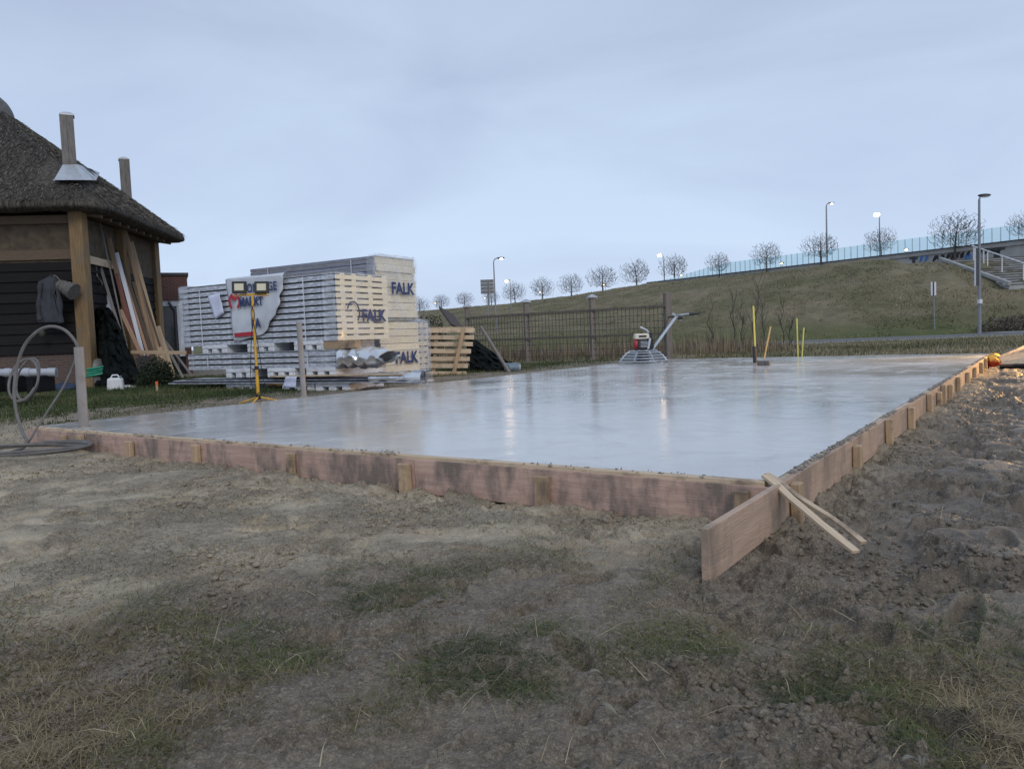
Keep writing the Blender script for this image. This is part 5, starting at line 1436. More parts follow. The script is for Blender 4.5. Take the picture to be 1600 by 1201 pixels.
# ================================================================== BRICK OUTBUILDING
def outbuilding():
    Y = 27.0
    p0 = at(222, 470, Y); ax = Vector((1, 0.45, 0)).normalized(); p1 = at(294, 470, Y + 0.73)
    W = (Vector((p1.x, p1.y, 0)) - Vector((p0.x, p0.y, 0))).length; zt = at(258, 431, Y + 0.4).z; zw = at(258, 470, Y + 0.4).z
    t = thing('brick_outbuilding', 'flat-roofed red brick outbuilding behind the leaning planks', 'building', (p0.x, p0.y, 0.1), math.atan2(ax.y, ax.x))
    zt -= 0.1; zw -= 0.1; D = 5.0; xl = -2.2
    w0, w1 = W * 0.22, W * 0.86
    MB().box(((xl + W) / 2, D / 2, (zw + zt) / 2), (W - xl, D, zt - zw)).build('wall', BRICK, t, local=True)
    MB().box(((xl + w0) / 2, D / 2 + 0.01, zw / 2 - 0.002), (w0 - xl, D - 0.04, zw - 0.004)).build('wall', BRICK, t, local=True)
    MB().box(((w1 + W) / 2, D / 2 + 0.01, zw / 2 - 0.002), (W - w1, D - 0.04, zw - 0.004)).build('wall', BRICK, t, local=True)
    MB().box(((xl + W) / 2, D / 2, zt + 0.05), (W - xl + 0.1, D + 0.1, 0.10)).build('roof_edge', DARKST, t, local=True)
    f = MB(); ft = 0.19
    f.box(((w0 + w1) / 2, 0.1, zw - ft / 2 - 0.004), (w1 - w0 - 0.01, 0.12, ft))
    f.box((w0 + ft / 2 + 0.005, 0.1, (zw - ft) / 2 + 0.35), (ft, 0.12, zw - ft - 0.75)); f.box((w1 - ft / 2 - 0.005, 0.1, (zw - ft) / 2 + 0.35), (ft, 0.12, zw - ft - 0.75))
    w = f.build('window', WHITE, t, local=True)
    MB().box(((w0 + w1) / 2, 0.24, zw / 2), (w1 - w0 - 0.02, 0.04, zw - 0.02)).build('pane', GLASSD, w, local=True)
    for q in (0.08, 0.72):
        x = w0 + (w1 - w0) * q
        MB().tube([Vector((x, -0.06, 0.3)), Vector((x, -0.06, zw - 0.35)), Vector((x - 0.18, -0.06, zw - 0.05))], 0.05, 6).build('downpipe', DARKST, t, local=True)
outbuilding()

# ================================================================== BLADES
def blades(name, x, y, z, h, w, lean, tint, m, flat=None, seed=0, spread=1.0):
    r = np.random.default_rng(seed); n = len(x)
    a = r.uniform(0, 2 * np.pi, n); d = np.stack([np.cos(a), np.sin(a)], 1)
    b = a + r.uniform(0.6, 2.5, n); s = np.stack([np.cos(b), np.sin(b)], 1) * (w / 2)[:, None]
    p = np.stack([x, y], 1)
    mid = p + d * (h * lean * 0.45)[:, None]; tip = p + d * (h * lean)[:, None]
    hz = h * np.sqrt(np.maximum(0.02, 1 - np.minimum(lean, 1) ** 2))
    V = np.empty((n, 5, 3))
    V[:, 0, :2] = p - s; V[:, 1, :2] = p + s; V[:, 2, :2] = mid + s * 0.75; V[:, 3, :2] = mid - s * 0.75; V[:, 4, :2] = tip
    V[:, 0, 2] = z - 0.01; V[:, 1, 2] = z - 0.01; V[:, 2, 2] = z + hz * 0.65; V[:, 3, 2] = z + hz * 0.65; V[:, 4, 2] = z + hz * (1 - 0.35 * np.minimum(lean, 1))
    base = (np.arange(n) * 5)[:, None, None]
    F = (np.array([(0, 1, 2), (0, 2, 3), (3, 2, 4)])[None] + base).reshape(-1, 3)
    return np_mesh(name, V.reshape(-1, 3), F, m, {'tint': np.repeat(tint, 5)})
def grasses():
    r = np.random.default_rng(21)
    # near trampled grass
    n = 620000
    y = 1.6 + 7.5 * r.random(n) ** 1.6; x = (r.random(n) * 2 - 1) * (0.74 * y + 0.8)
    s, wet, g, left, back = zones(x, y)
    k = r.random(n) < (g * 1.0 + 0.010) * (1 - 0.6 * sm(y, 3, 8))
    u, v = uv(x, y); k &= ~((u > -0.16) & (v > -0.14) & (u < L1 + 0.1))
    x, y = x[k], y[k]; g = g[k]; n = len(x)
    z = gz(x, y)
    h = r.gamma(3.0, 0.015, n).clip(0.012, 0.13) * (0.6 + 0.5 * g); w = r.uniform(0.001, 0.0027, n) * (1 + 0.10 * y)
    lean = r.beta(20.0, 0.55, n)
    tint = (fbm(x * 1.5, y * 1.5, 3, 90) * 1.9 - 0.52 + r.normal(0, 0.13, n)).clip(0, 0.82); tint = np.where(r.random(n) < 0.08, r.uniform(0.72, 1, n), tint)
    o = mesh_obj('trampled_grass', blades('trampled_grass', x, y, z, h, w, lean, tint, M_GRASS, seed=1)); tag(o, 'trampled muddy grass in the foreground', 'grass', kind='stuff')
    # straw laid flat
    n = 1500
    y = 1.7 + 4 * r.random(n) ** 1.3; x = (r.random(n) * 2 - 1) * (0.74 * y + 0.6)
    s, wet, g, left, back = zones(x, y); k = r.random(n) < 0.25 + 0.6 * g; u, v = uv(x, y); k &= ~((u > -0.16) & (v > -0.14))
    x, y = x[k], y[k]; n = len(x)
    o = mesh_obj('loose_straw', blades('loose_straw', x, y, gz(x, y) + 0.012, r.uniform(0.05, 0.22, n), r.uniform(0.002, 0.004, n), np.full(n, 0.985), r.uniform(0.75, 1, n), M_GRASS, seed=2)); tag(o, 'loose dry straw scattered over the mud', 'straw', kind='stuff')
    # left lawn
    n = 330000
    y = 8.2 + 16 * r.random(n) ** 1.15; x = -0.72 * y + r.random(n) * (0.72 * y + 4.5)
    s, wet, g, left, back = zones(x, y); u, v = uv(x, y)
    edge = sm(u, L1 + 0.5, L1 + 3.2)
    k = (r.random(n) < g * (0.12 + 0.88 * edge)) & (u > L1 + 0.12)
    x, y = x[k], y[k]; n = len(x); edge = edge[k]
    tint = (fbm(x * 0.9, y * 0.9, 4, 95) * 1.5 - 0.35 + r.normal(0, 0.14, n) + 0.35 * (1 - edge)).clip(0, 1)
    o = mesh_obj('lawn_grass', blades('lawn_grass', x, y, gz(x, y), r.gamma(4, 0.015, n).clip(0.02, 0.13) * (0.45 + 0.6 * edge), r.uniform(0.006, 0.012, n), r.beta(2, 2, n), tint, M_GREEN, seed=3)); tag(o, 'green grass between slab and barn', 'grass', kind='stuff')
    # verge behind slab
    n = 90000
    y = 18 + 26 * r.random(n); x = -6 + r.random(n) * (0.72 * y + 9)
    s, wet, g, left, back = zones(x, y); u, v = uv(x, y)
    k = (r.random(n) < g) & ((v > L2 + 0.25) | (u < -4.5)) & (y < 36.5) & ~((u < -0.2) & (y < 23))
    x, y = x[k], y[k]; n = len(x)
    tint = (fbm(x * 0.4, y * 0.4, 4, 99) * 1.6 - 0.35 + r.normal(0, 0.14, n)).clip(0, 1)
    o = mesh_obj('verge_grass', blades('verge_grass', x, y, gz(x, y, False), r.gamma(4, 0.028, n).clip(0.04, 0.26), r.uniform(0.014, 0.03, n), r.beta(2, 2, n), tint, M_DYKE, seed=4)); tag(o, 'rough verge grass between slab and road', 'grass', kind='stuff')
    # soil crumbs
    n = 95000
    y = 1.7 + 8 * r.random(n) ** 1.5; x = (r.random(n) * 2 - 1) * (0.74 * y + 0.8)
    u, v = uv(x, y); s, wet, g, left, back = zones(x, y)
    c = fbm(x * 1.4, y * 1.4, 4, 111)
    k = (r.random(n) < sm(c, 0.45, 0.62) * (1 - 0.5 * g)) & ~((u > -0.13) & (v > -0.13))
    x, y = x[k], y[k]; n = len(x)
    S = r.gamma(1.5, 0.0036, n).clip(0.002, 0.016); big = r.random(n) < 0.004 * wet[k] + 0.0006; S = np.where(big, r.uniform(0.011, 0.022, n), S)
    P = np.stack([x, y, gz(x, y) + S * 0.25], 1)
    o = mesh_obj('soil_crumbs', blob_mesh(P, S, 'soil_crumbs', M_GROUND, 0.7, 7, {'sand': s[k], 'wet': wet[k], 'grass': g[k] * 0, 'clod': np.full(n, 0.35), 'crumbly': np.full(n, 0.5)})); tag(o, 'loose soil crumbs scattered over the sand', 'soil', kind='stuff')
    # pale leaves and scraps
    LEAF = mat('pale_dead_leaf', (0.22, 0.21, 0.17), (0.14, 0.13, 0.10), rough=0.8, rnd=0.2)
    for k, (px, py) in enumerate(((1420, 1172), (1440, 1183), (950, 1122), (930, 1072))):
        p = onz(px, py, 0.02); z = g1(p.x, p.y) + 0.03; a = k * 1.1
        b = MB(); L_, w = 0.020 + 0.006 * (k % 3), 0.008
        rows = []
        for i in range(6):
            s_ = i / 5; ww = w * math.sin(math.pi * min(0.95, s_ * 0.9 + 0.06))
            rows.append([Vector((p.x + (s_ - 0.5) * 2 * L_ * math.cos(a) - q * ww * math.sin(a), p.y + (s_ - 0.5) * 2 * L_ * math.sin(a) + q * ww * math.cos(a), z + 0.012 * math.sin(3 * s_) + 0.006 * abs(q))) for q in (-1, 0, 1)])
        o = b.grid(rows).build('dead_leaf', LEAF, None, smooth=True); md = o.modifiers.new('thickness', 'SOLIDIFY'); md.thickness = 0.001
        tag(o, ('pale dead leaf pointing up-slope at the lower right of the foreground grass', 'pale dead leaf beside another at the lower right of the foreground grass', 'pale dead leaf in the lower middle of the foreground grass', 'pale dead leaf just above another in the lower middle grass')[k], 'leaf', 'dead leaves on the foreground grass')
grasses()

# ================================================================== FENCE, REEDS
def fence():
    tops = [(730, 482, 28.2), (822, 476, 26.3), (925, 469, 24.9), (1042, 461, 23.4)]
    P = [at(*t) for t in tops]
    t = thing('wire_fence', 'wire mesh fence with dark rails and grey posts behind the slab', 'fence', (P[1].x, P[1].y, 0.05))
    zt = 2.14
    for k, p in enumerate(P):
        w = 0.17 if k < 3 else 0.19
        po = MB().box((p.x, p.y, zt / 2), (w, w, zt + 0.1), Matrix.Rotation(0.3, 3, 'Z')).build('post', FENCEW, t); bev(po, 0.012)
        if k == 3: po['label'] = 'brown end post without cap'
        else:
            MB().box((p.x, p.y, zt + 0.08), (0.27, 0.27, 0.05), Matrix.Rotation(0.3, 3, 'Z')).build('post_cap', LEAD, po)
            MB().box((p.x, p.y, zt + 0.14), (0.24, 0.24, 0.07), Matrix.Rotation(0.3, 3, 'Z'), taper=0.15).build('post_cap', LEAD, po)
    DR = mat('dark_fence_rail', (0.14, 0.12, 0.102), (0.09, 0.077, 0.066), rough=0.85, rnd=0.1)
    for a, b in zip(P[:-1], P[1:]):
        d = (b - a); d.z = 0; n = Vector((-d.y, d.x, 0)).normalized()
        if n.y > 0: n = -n
        for z, h in ((1.80, 0.06), (0.96, 0.07), (0.10, 0.11)):
            plank('rail', Vector((a.x, a.y, z)) + n * 0.11, Vector((b.x, b.y, z)) + n * 0.11, h, 0.04, DR, t, up=(n.x, n.y, 0), bw=0.003)
        m = MB(); cnt = int(d.length / 0.13)
        for k in range(1, cnt):
            p = a + d * (k / cnt) + n * 0.09; m.tube([Vector((p.x, p.y, 0.05)), Vector((p.x, p.y, 1.85))], 0.009, 3, cap=False)
        for z in np.arange(0.15, 1.85, 0.2):
            m.tube([Vector((a.x, a.y, z)) + n * 0.08, Vector((b.x, b.y, z)) + n * 0.08], 0.008, 3, cap=False)
        o = m.build('wire_mesh', WIRE, t); o['kind'] = 'stuff'
    r = np.random.default_rng(41)
    n = 9500
    px = 690 + 640 * r.random(n) ** 1.1; Y = r.uniform(26.5, 31, n)
    X = (px - 800) / 1200 * Y
    k = fbm(X * 0.5, Y * 0.5, 3, 43) > 0.36; X, Y, px = X[k], Y[k], px[k]; n = len(X)
    dens = 1 - sm(px, 1150, 1330); k = r.random(n) < 0.15 + 0.85 * dens; X, Y = X[k], Y[k]; n = len(X); dens = dens[k]
    h = (r.gamma(6, 0.095, n).clip(0.2, 1.25)) * (0.35 + 0.65 * dens)
    o = mesh_obj('dry_reeds', blades('dry_reeds', X, Y, np.full(n, 0.03), h, r.uniform(0.014, 0.03, n), r.beta(1.5, 6, n), r.random(n), M_REED, seed=9)); tag(o, 'dry brown reeds growing behind the fence', 'reeds', kind='stuff')
    rr = random.Random(9)
    for q, (px, top, lab) in enumerate(((1112, 470, 'slender bare sapling right of the fence end post'), (1148, 452, 'bare sapling left of the reed clump by the slab'), (1160, 468, 'thin bare sapling beside the tallest yellow rod'), (1192, 476, 'low bare sapling behind the leaning tan rod'), (1180, 430, 'tallest bare sapling rising behind the short dark pipe'), (1224, 470, 'bare sapling left of the paired yellow rods'), (1236, 488, 'short bare sapling just left of the paired yellow rods'))):
        Y = 27.5 + rr.random() * 2; b0 = at(px, 560, Y); b0.z = 0.0; tp = at(px, top, Y)
        t = thing('bare_sapling', lab, 'sapling', b0, group='bare saplings behind the slab')
        m = MB(); H = tp.z
        pts = [b0 + Vector((rr.uniform(-0.05, 0.05) * k, 0, H * k / 5)) for k in range(6)]
        m.tube(pts, [0.026, 0.022, 0.018, 0.014, 0.01, 0.006], 5); m.build('stem', BARK, t)
        m = MB()
        for k in range(16):
            f = rr.uniform(0.15, 0.95); i = int(f * 5); p = pts[i].lerp(pts[min(5, i + 1)], f * 5 - i); a = rr.uniform(0, 6.28); L = H * rr.uniform(0.15, 0.32)
            e = p + Vector((math.cos(a) * L * 0.35, math.sin(a) * L * 0.3, L)); m.tube([p, p.lerp(e, 0.5) + Vector((0.02, 0, -0.02)), e], [0.009, 0.008, 0.004], 3)
        m.build('twigs', BARK, t)
fence()

# ================================================================== DYKE, ROAD, BRIDGE
CREST = [(300, 505, 190), (520, 494, 168), (640, 488, 152), (690, 483, 142), (800, 474, 128), (900, 461, 118), (1000, 445, 108), (1100, 435, 99), (1250, 419, 89), (1340, 407, 83), (1395, 406, 79), (1420, 412, 77), (1475, 409, 74.5), (1560, 406, 74), (1640, 403, 74), (1800, 396, 74), (2100, 384, 74)]
BASEL = [(300, 60), (640, 58), (800, 57), (1000, 56), (1200, 55), (1400, 53.5), (1500, 52), (1600, 50.5), (1800, 50), (2100, 50)]
def interp(tab, x, c):
    xs = [q[0] for q in tab]; ys = [q[c] for q in tab]; return np.interp(x, xs, ys)
def dyke():
    px = np.linspace(300, 2100, 420); NV = 84
    V = np.zeros((NV + 14, len(px), 3))
    for k, p in enumerate(px):
        cy = float(interp(CREST, p, 1)); cY = float(interp(CREST, p, 2)); c = at(p, cy, cY); bY = float(interp(BASEL, p, 1)); b = onz(p, 540, 0.0); bx = (p - 800) / 1200 * bY * 1.005
        b = Vector((at(p, 520, bY).x, bY, -0.05))
        for i in range(NV):
            s = i / (NV - 1)
            q = b.lerp(c, s); q.z = b.z + (c.z - b.z) * (0.55 * s + 0.45 * (s * s * (3 - 2 * s)))
            V[i, k] = q
        for i in range(14):
            q = c + Vector((c.x * 0.0015 * i * i, (i + 1) * 1.6 + i * i * 0.7, -0.05 * i)); V[NV + i, k] = q
    x, y = V[..., 0], V[..., 1]
    n = fbm(x * 0.25, y * 0.25, 4, 201) - 0.5; n2 = fbm(x * 0.9, y * 0.5, 4, 205) - 0.5
    s = np.linspace(0, 1, NV + 14)[:, None]
    V[..., 2] += (n * 0.45 + n2 * 0.5) * sm(s, 0.02, 0.15) * (1 - 0.6 * sm(s, 0.78, 0.86))
    nr, nc = x.shape; i = np.arange(nr - 1)[:, None] * nc + np.arange(nc - 1)[None, :]
    F = np.stack([i, i + 1, i + nc + 1, i + nc], -1).reshape(-1, 4)
    m, nt, b = principled('dyke_turf'); L = nt.links
    tc = node(nt, 'ShaderNodeTexCoord')
    def nz(sc, d=6, r_=0.65, st=(1, 1, 1)):
        mp = node(nt, 'ShaderNodeMapping'); mp.inputs['Scale'].default_value = st; L.new(tc.outputs['Object'], mp.inputs[0])
        q = node(nt, 'ShaderNodeTexNoise', Scale=sc, Detail=d, Roughness=r_); L.new(mp.outputs[0], q.inputs['Vector']); return q.outputs['Fac']
    c = mixc(nt, ramp(nt, nz(0.16), 0.38, 0.62), (0.16, 0.152, 0.082), (0.28, 0.235, 0.155))
    c = mixc(nt, ramp(nt, nz(0.75, 6, 0.7), 0.38, 0.66), mixc(nt, 0.4, c, (0.075, 0.067, 0.042)), c)
    sp_ = node(nt, 'ShaderNodeSeparateXYZ'); L.new(tc.outputs['Object'], sp_.inputs[0])
    low = ramp(nt, sp_.outputs['Z'], 1.6, 0.2)
    c = mixc(nt, low, c, mixc(nt, ramp(nt, nz(0.6), 0.3, 0.7), (0.085, 0.11, 0.038), (0.15, 0.15, 0.065)))
    L.new(c, b.inputs['Base Color']); b.inputs['Roughness'].default_value = 0.95; b.inputs['Specular IOR Level'].default_value = 0.15
    bpn = node(nt, 'ShaderNodeBump', Strength=0.8, Distance=0.4); L.new(nz(1.6, 6, 0.75), bpn.inputs['Height']); L.new(bpn.outputs[0], b.inputs['Normal'])
    me = np_mesh('dyke', V.reshape(-1, 3), F, m, smooth=True)
    tag(mesh_obj('embankment', me), kind='structure')
    # tufts
    r = np.random.default_rng(61); N = 80000
    ii = (r.random(N) ** 0.9 * (NV - 2)).astype(int); kk = r.integers(20, len(px) - 40, N)
    fx = r.random((N, 1)); P = V[ii, kk] * (1 - fx) + V[ii + 1, kk + 1] * fx
    keep = (fbm(P[:, 0] * 0.5, P[:, 1] * 0.35, 3, 65) > 0.42) & ~((P[:, 0] > 41.2) & (P[:, 1] > 64) & (P[:, 2] > 3.2)); P = P[keep]; N = len(P)
    tint = (fbm(P[:, 0] * 0.22, P[:, 1] * 0.16, 4, 67) * 1.7 - 0.35 + r.normal(0, 0.15, N)).clip(0, 1)
    o = mesh_obj('embankment_grass', blades('embankment_grass', P[:, 0], P[:, 1], P[:, 2] - 0.03, r.gamma(5, 0.04, N).clip(0.06, 0.45), r.uniform(0.025, 0.07, N), r.beta(4, 1.2, N), tint, M_DYKE, seed=12))
    tag(o, 'tussocky winter grass on the embankment', 'grass', kind='stuff')
    return V
DV = dyke()
def road():
    m = mat('asphalt', (0.13, 0.13, 0.13), (0.10, 0.10, 0.10), rough=0.85, scale=0.8, rnd=0)
    b = MB(); rows = []
    for k in range(60):
        s = k / 59; x = -40 + 78 * s
        y0 = 37.2 - 0.6 * s; y1 = 47.5 - 1.2 * s
        rows.append([(x, y0, 0.155), (x, y1, 0.165)])
    b.grid(rows)
    tag(b.build('road', m, None), kind='structure')
    for y, nm in ((36.7, 'road_edge'),):
        b = MB(); b.box((0, y, 0.09), (76, 0.3, 0.24)); tag(b.build('kerb', CONC, None), kind='structure')
    # path at the right
    b = MB(); rows = []
    for k in range(24):
        s = k / 23
        p = at(1545 + 120 * s, 523 - 3 * s, 48 - 2 * s); p.z = 0.17
        rows.append([(p.x, p.y - 1.6, 0.17), (p.x, p.y + 1.6, 0.175)])
    b.grid(rows); tag(b.build('path', mat('pale_paving', (0.30, 0.30, 0.30), (0.24, 0.24, 0.24), rough=0.8, rnd=0), None), kind='structure')
road()
def bridge():
    pts = [(980, 447, 134), (1040, 439.5, 123), (1100, 432, 115), (1250, 413.5, 102), (1420, 395.5, 90), (1600, 375.5, 80), (1800, 352, 71)]
    P = [at(*q) for q in pts]
    # straighten
    a, b = P[1], P[5]; d = (b - a); L = d.length; d.normalize()
    t = thing('bridge_parapet', 'grey concrete viaduct edge carrying a row of greenish glass screens', 'viaduct', Vector((b.x, b.y, 0)))
    n = Vector((d.y, -d.x, 0)).normalized()
    if n.y > 0: n = -n
    line = [a - d * 10, b + d * 22]
    def q(s, off=0, dz=0): return a + d * s + n * off + Vector((0, 0, dz))
    e0, e1 = -4, L + 24
    plank('edge_beam', q(e0, 0.15, -0.2), q(e1, 0.15, -0.2), 0.5, 0.34, CONC, t, up=(n.x, n.y, 0), bw=0.02)
    plank('kerb_line', q(e0, 0.20, 0.09), q(e1, 0.20, 0.09), 0.08, 0.5, DARKST, t, up=(n.x, n.y, 0), bw=0)
    plank('side_wall', q(e0, 0.02, -1.75), q(e1, 0.02, -1.75), 2.6, 0.3, CONC, t, up=(n.x, n.y, 0), bw=0.02)
    # glass screens
    gm, nt, bs = principled('greenish_glass_screen')
    bs.inputs['Base Color'].default_value = (0.62, 0.78, 0.83, 1); bs.inputs['Roughness'].default_value = 0.15
    tr = node(nt, 'ShaderNodeBsdfTransparent'); tr.inputs['Color'].default_value = (0.90, 0.975, 0.985, 1)
    mx = node(nt, 'ShaderNodeMixShader'); mx.inputs[0].default_value = 0.15
    nt.links.new(tr.outputs[0], mx.inputs[1]); nt.links.new(bs.outputs[0], mx.inputs[2]); nt.links.new(mx.outputs[0], nt.nodes['Material Output'].inputs['Surface'])
    fr = mat('screen_mullion', (0.55, 0.67, 0.72), (0.5, 0.62, 0.66), rough=0.5, rnd=0)
    s = e0; pitch = 0.86
    H0 = 1.45
    pane = MB().box((0, 0, H0 / 2), (pitch - 0.05, 0.03, H0)); pm = None
    mul = None; k = 0
    ang = math.atan2(d.y, d.x); slope = d.z
    while s < e1 and k < 90:
        hh = H0 * float(sm(s, -2.5, 14)) + 0.10
        c = q(s + pitch / 2, 0.05, 0.13)
        Mx = Matrix.Translation(c) @ Matrix.Rotation(ang, 4, 'Z') @ Matrix.Diagonal((1, 1, hh / H0, 1))
        if pm is None:
            o = pane.build('glass_screen', gm, t, local=True, M=Mx); pm = o.data
            o2 = MB().box((-pitch / 2, 0, H0 / 2), (0.06, 0.1, H0)).build('mullion', fr, t, local=True, M=Mx); mul = o2.data
        else:
            mesh_obj('glass_screen', pm, t, Mx); mesh_obj('mullion', mul, t, Mx)
        s += pitch; k += 1
    # dark joints below the beam and graffiti on the side wall
    for px, w in ((1429, 0.55), (1492, 0.7), (1559, 0.9)):
        s0 = 0.0
        lo, hi = 0.0, L + 20
        for _ in range(50):
            mid = (lo + hi) / 2; v = q(mid) - Vector((0, 0, CAMZ))
            if 800 + FPX * v.dot(_r) / v.dot(_f) < px: lo = mid
            else: hi = mid
        c = q(lo, 0.09, -1.4); bev(MB().box(c, (w * 0.7, 0.24, 2.1), Matrix.Rotation(ang, 3, 'Z')).build('wall_joint', DARKST, t), 0.02)
        MB().box(q(lo, 0.10, -0.62), (w * 1.7, 0.3, 0.22), Matrix.Rotation(ang, 3, 'Z')).build('bearing_head', DARKST, t)
    BLU = mat('blue_spray', (0.10, 0.25, 0.55), (0.08, 0.2, 0.45), rough=0.7, rnd=0); BLK = mat('black_spray', (0.03, 0.03, 0.035), rough=0.7, rnd=0)
    def place(px, py, m, words):
        lo, hi = 0.0, L + 20
        for _ in range(50):
            mid = (lo + hi) / 2; v = q(mid) - Vector((0, 0, CAMZ))
            if 800 + FPX * v.dot(_r) / v.dot(_f) < px: lo = mid
            else: hi = mid
        c = q(lo, 0.19); c.z = at(px, py, c.y).z; rr = random.Random(px); b = MB()
        for (dx, dz, w) in words:
            pts = [c + d * (dx + 0.16 * w * math.cos(k * 1.9 + px) * (1 + 0.3 * rr.random())) + Vector((0, 0, dz + 0.34 * math.sin(k * 2.3 + px))) + n * 0.004 * k for k in range(8)]
            b.tube(spline(pts, 4), 0.06, 4)
        b.build('graffiti', m, t)
    place(1476, 402, BLK, [(-0.9, 0, 1.6), (-0.2, 0, 1.5), (0.5, 0.05, 1.5), (1.0, 0, 1.2)])
    place(1502, 399, BLK, [(-0.4, 0, 1.3), (0.2, 0, 1.2), (0.8, 0, 1.0)])
    place(1548, 391, BLK, [(-1.0, 0, 1.4), (-0.4, 0, 1.3), (0.3, 0, 1.3), (0.9, 0, 1.2)])
    place(1445, 404, BLU, [(-0.3, 0, 1.0), (0.3, 0, 1.0)])
    lo = 0
    place(1514, 402, BLU, [(-0.2, 0, 1.0), (0.2, 0.1, 1.0), (0.0, -0.1, 1.2)])
bridge()

def stairs():
    tl = at(1476, 408, 74.2); bl = at(1577, 446, 62.8)
    t = thing('concrete_stairs', 'wide concrete stairs with white handrails climbing the embankment', 'stairs', bl)
    N = 13; ux = Vector((1, -0.1, 0)).normalized()
    for k in range(N):
        s = k / (N - 1); p = bl.lerp(tl, s)
        c = p + ux * 5.2
        MB().box((c.x, c.y + 0.5, c.z - 0.35), (10.4, 1.1, 0.9), Matrix.Rotation(-0.1, 3, 'Z')).build('step', CONC, t)
        MB().box((c.x, c.y - 0.06, c.z + 0.075), (10.4, 0.12, 0.05), Matrix.Rotation(-0.1, 3, 'Z')).build('nosing', DARKST, t)
    plank('side_kerb', bl + Vector((-0.15, -0.3, 0.15)), tl + Vector((-0.15, 0.5, 0.3)), 0.28, 0.3, CONC, t, bw=0.02)
    r0, r1 = at(1519, 384, 73.5), at(1612, 415, 63.0)
    MB().tube([r0, r1], 0.055, 8).build('handrail', WHITE, t, smooth=True)
    for s, ln in ((0.03, 1.5), (0.22, 1.6), (0.29, 1.6), (0.54, 1.6), (0.88, 1.6)):
        p = r0.lerp(r1, s); MB().tube([p - Vector((0, 0, ln)), p], 0.045, 8).build('rail_post', WHITE, t, smooth=True)
    # grassy cheek to the right of the flight
stairs()

# ================================================================== LAMPS AND SIGNS
GLOW = emit('lit_lamp_glass', (1.0, 0.70, 0.38), 7.0)
GLOWW = emit('lit_white_lamp_glass', (1.0, 0.68, 0.37), 30.0)
def street_lamp(px, top, bot, Y, arm, lit, label, r=0.09, glow=0.30, group='street lamps', m=LAMPST, white=False):
    b0 = at(px + (0 if True else 0), bot, Y); tp = at(px, top, Y)
    b0 = Vector((tp.x, Y, b0.z))
    t = thing('street_lamp', label, 'street lamp', b0, group=group)
    al = abs(arm) * Y / FPX; sg = 1 if arm > 0 else -1
    rb = min(0.4, al * 0.6)
    pts = [b0, b0.lerp(tp, 0.35), Vector((tp.x, Y, tp.z - rb))]
    MB().tube(pts, [r, r * 0.85, r * 0.6], 10).build('pole', m, t, smooth=True)
    arcp = [Vector((tp.x + sg * rb * (1 - math.cos(R(a))), Y, tp.z - rb + rb * math.sin(R(a)))) for a in (0, 30, 60, 90)]
    MB().tube(arcp + [Vector((tp.x + sg * al * 0.75, Y, tp.z))], r * 0.5, 8).build('arm', m, t, smooth=True)
    hx = tp.x + sg * al
    h = MB().ball(Vector((hx - sg * 0.12, Y, tp.z)), (0.42, 0.17, 0.10), 12, 8).build('lamp_head', DARKST, t, smooth=True)
    if lit: MB().ball(Vector((hx - sg * 0.05, Y - 0.04, tp.z - 0.09)), (glow, glow * 0.8, glow * 0.62), 12, 8).build('lamp_glass', GLOWW if white else GLOW, t, smooth=True)
    else: MB().ball(Vector((hx - sg * 0.1, Y, tp.z - 0.05)), (0.32, 0.13, 0.09), 12, 8).build('lamp_glass', FOAMW, t, smooth=True)
    return t
street_lamp(771, 403.5, 533, 78, 13, True, 'tall curved street lamp beside the sign back, behind the fence', 0.10, 0.16, white=True)
street_lamp(797, 438, 492, 98, -6, True, 'lit street lamp just right of the tall curved lamp', 0.08, 0.24, white=True)
street_lamp(1037, 398, 441, 128, -7, True, 'lit street lamp above the start of the glass screens', 0.1, 0.32, white=True)
street_lamp(1291, 317.5, 420, 100, 9, True, 'tall street lamp rising from a bare tree on the embankment', 0.13, 0.14, white=True)
street_lamp(1374, 334.5, 410, 104, -5, True, 'brightly lit street lamp behind the tree near the bridge wall', 0.1, 0.42)
street_lamp(1530, 305.5, 522, 48, 11, False, 'tall unlit street lamp standing before the stairs', 0.11)
for k, (px, py, Y, gl, lab) in enumerate(((1220, 412, 118, 0.20, 'small lit lamp behind the glass screens, middle one'), (1415, 391, 112, 0.26, 'small lit lamp behind the glass screens near the bridge wall'), (1064, 431, 150, 0.2, 'small lit lamp at the start of the glass screens'), (943, 445, 150, 0.17, 'small lit lamp shining through a bare tree above the fence'), (843, 457, 160, 0.18, 'small lit lamp in the second bare tree right of the tall lamp'), (757, 466, 165, 0.16, 'small lit lamp below the sign back'), (680, 474, 170, 0.18, 'small lit lamp by the farthest bare trees'))):
    street_lamp(px + 2.5, py - 1.5, py + 45, Y, -2.5, True, lab, 0.06, gl, group='small distant street lamps')
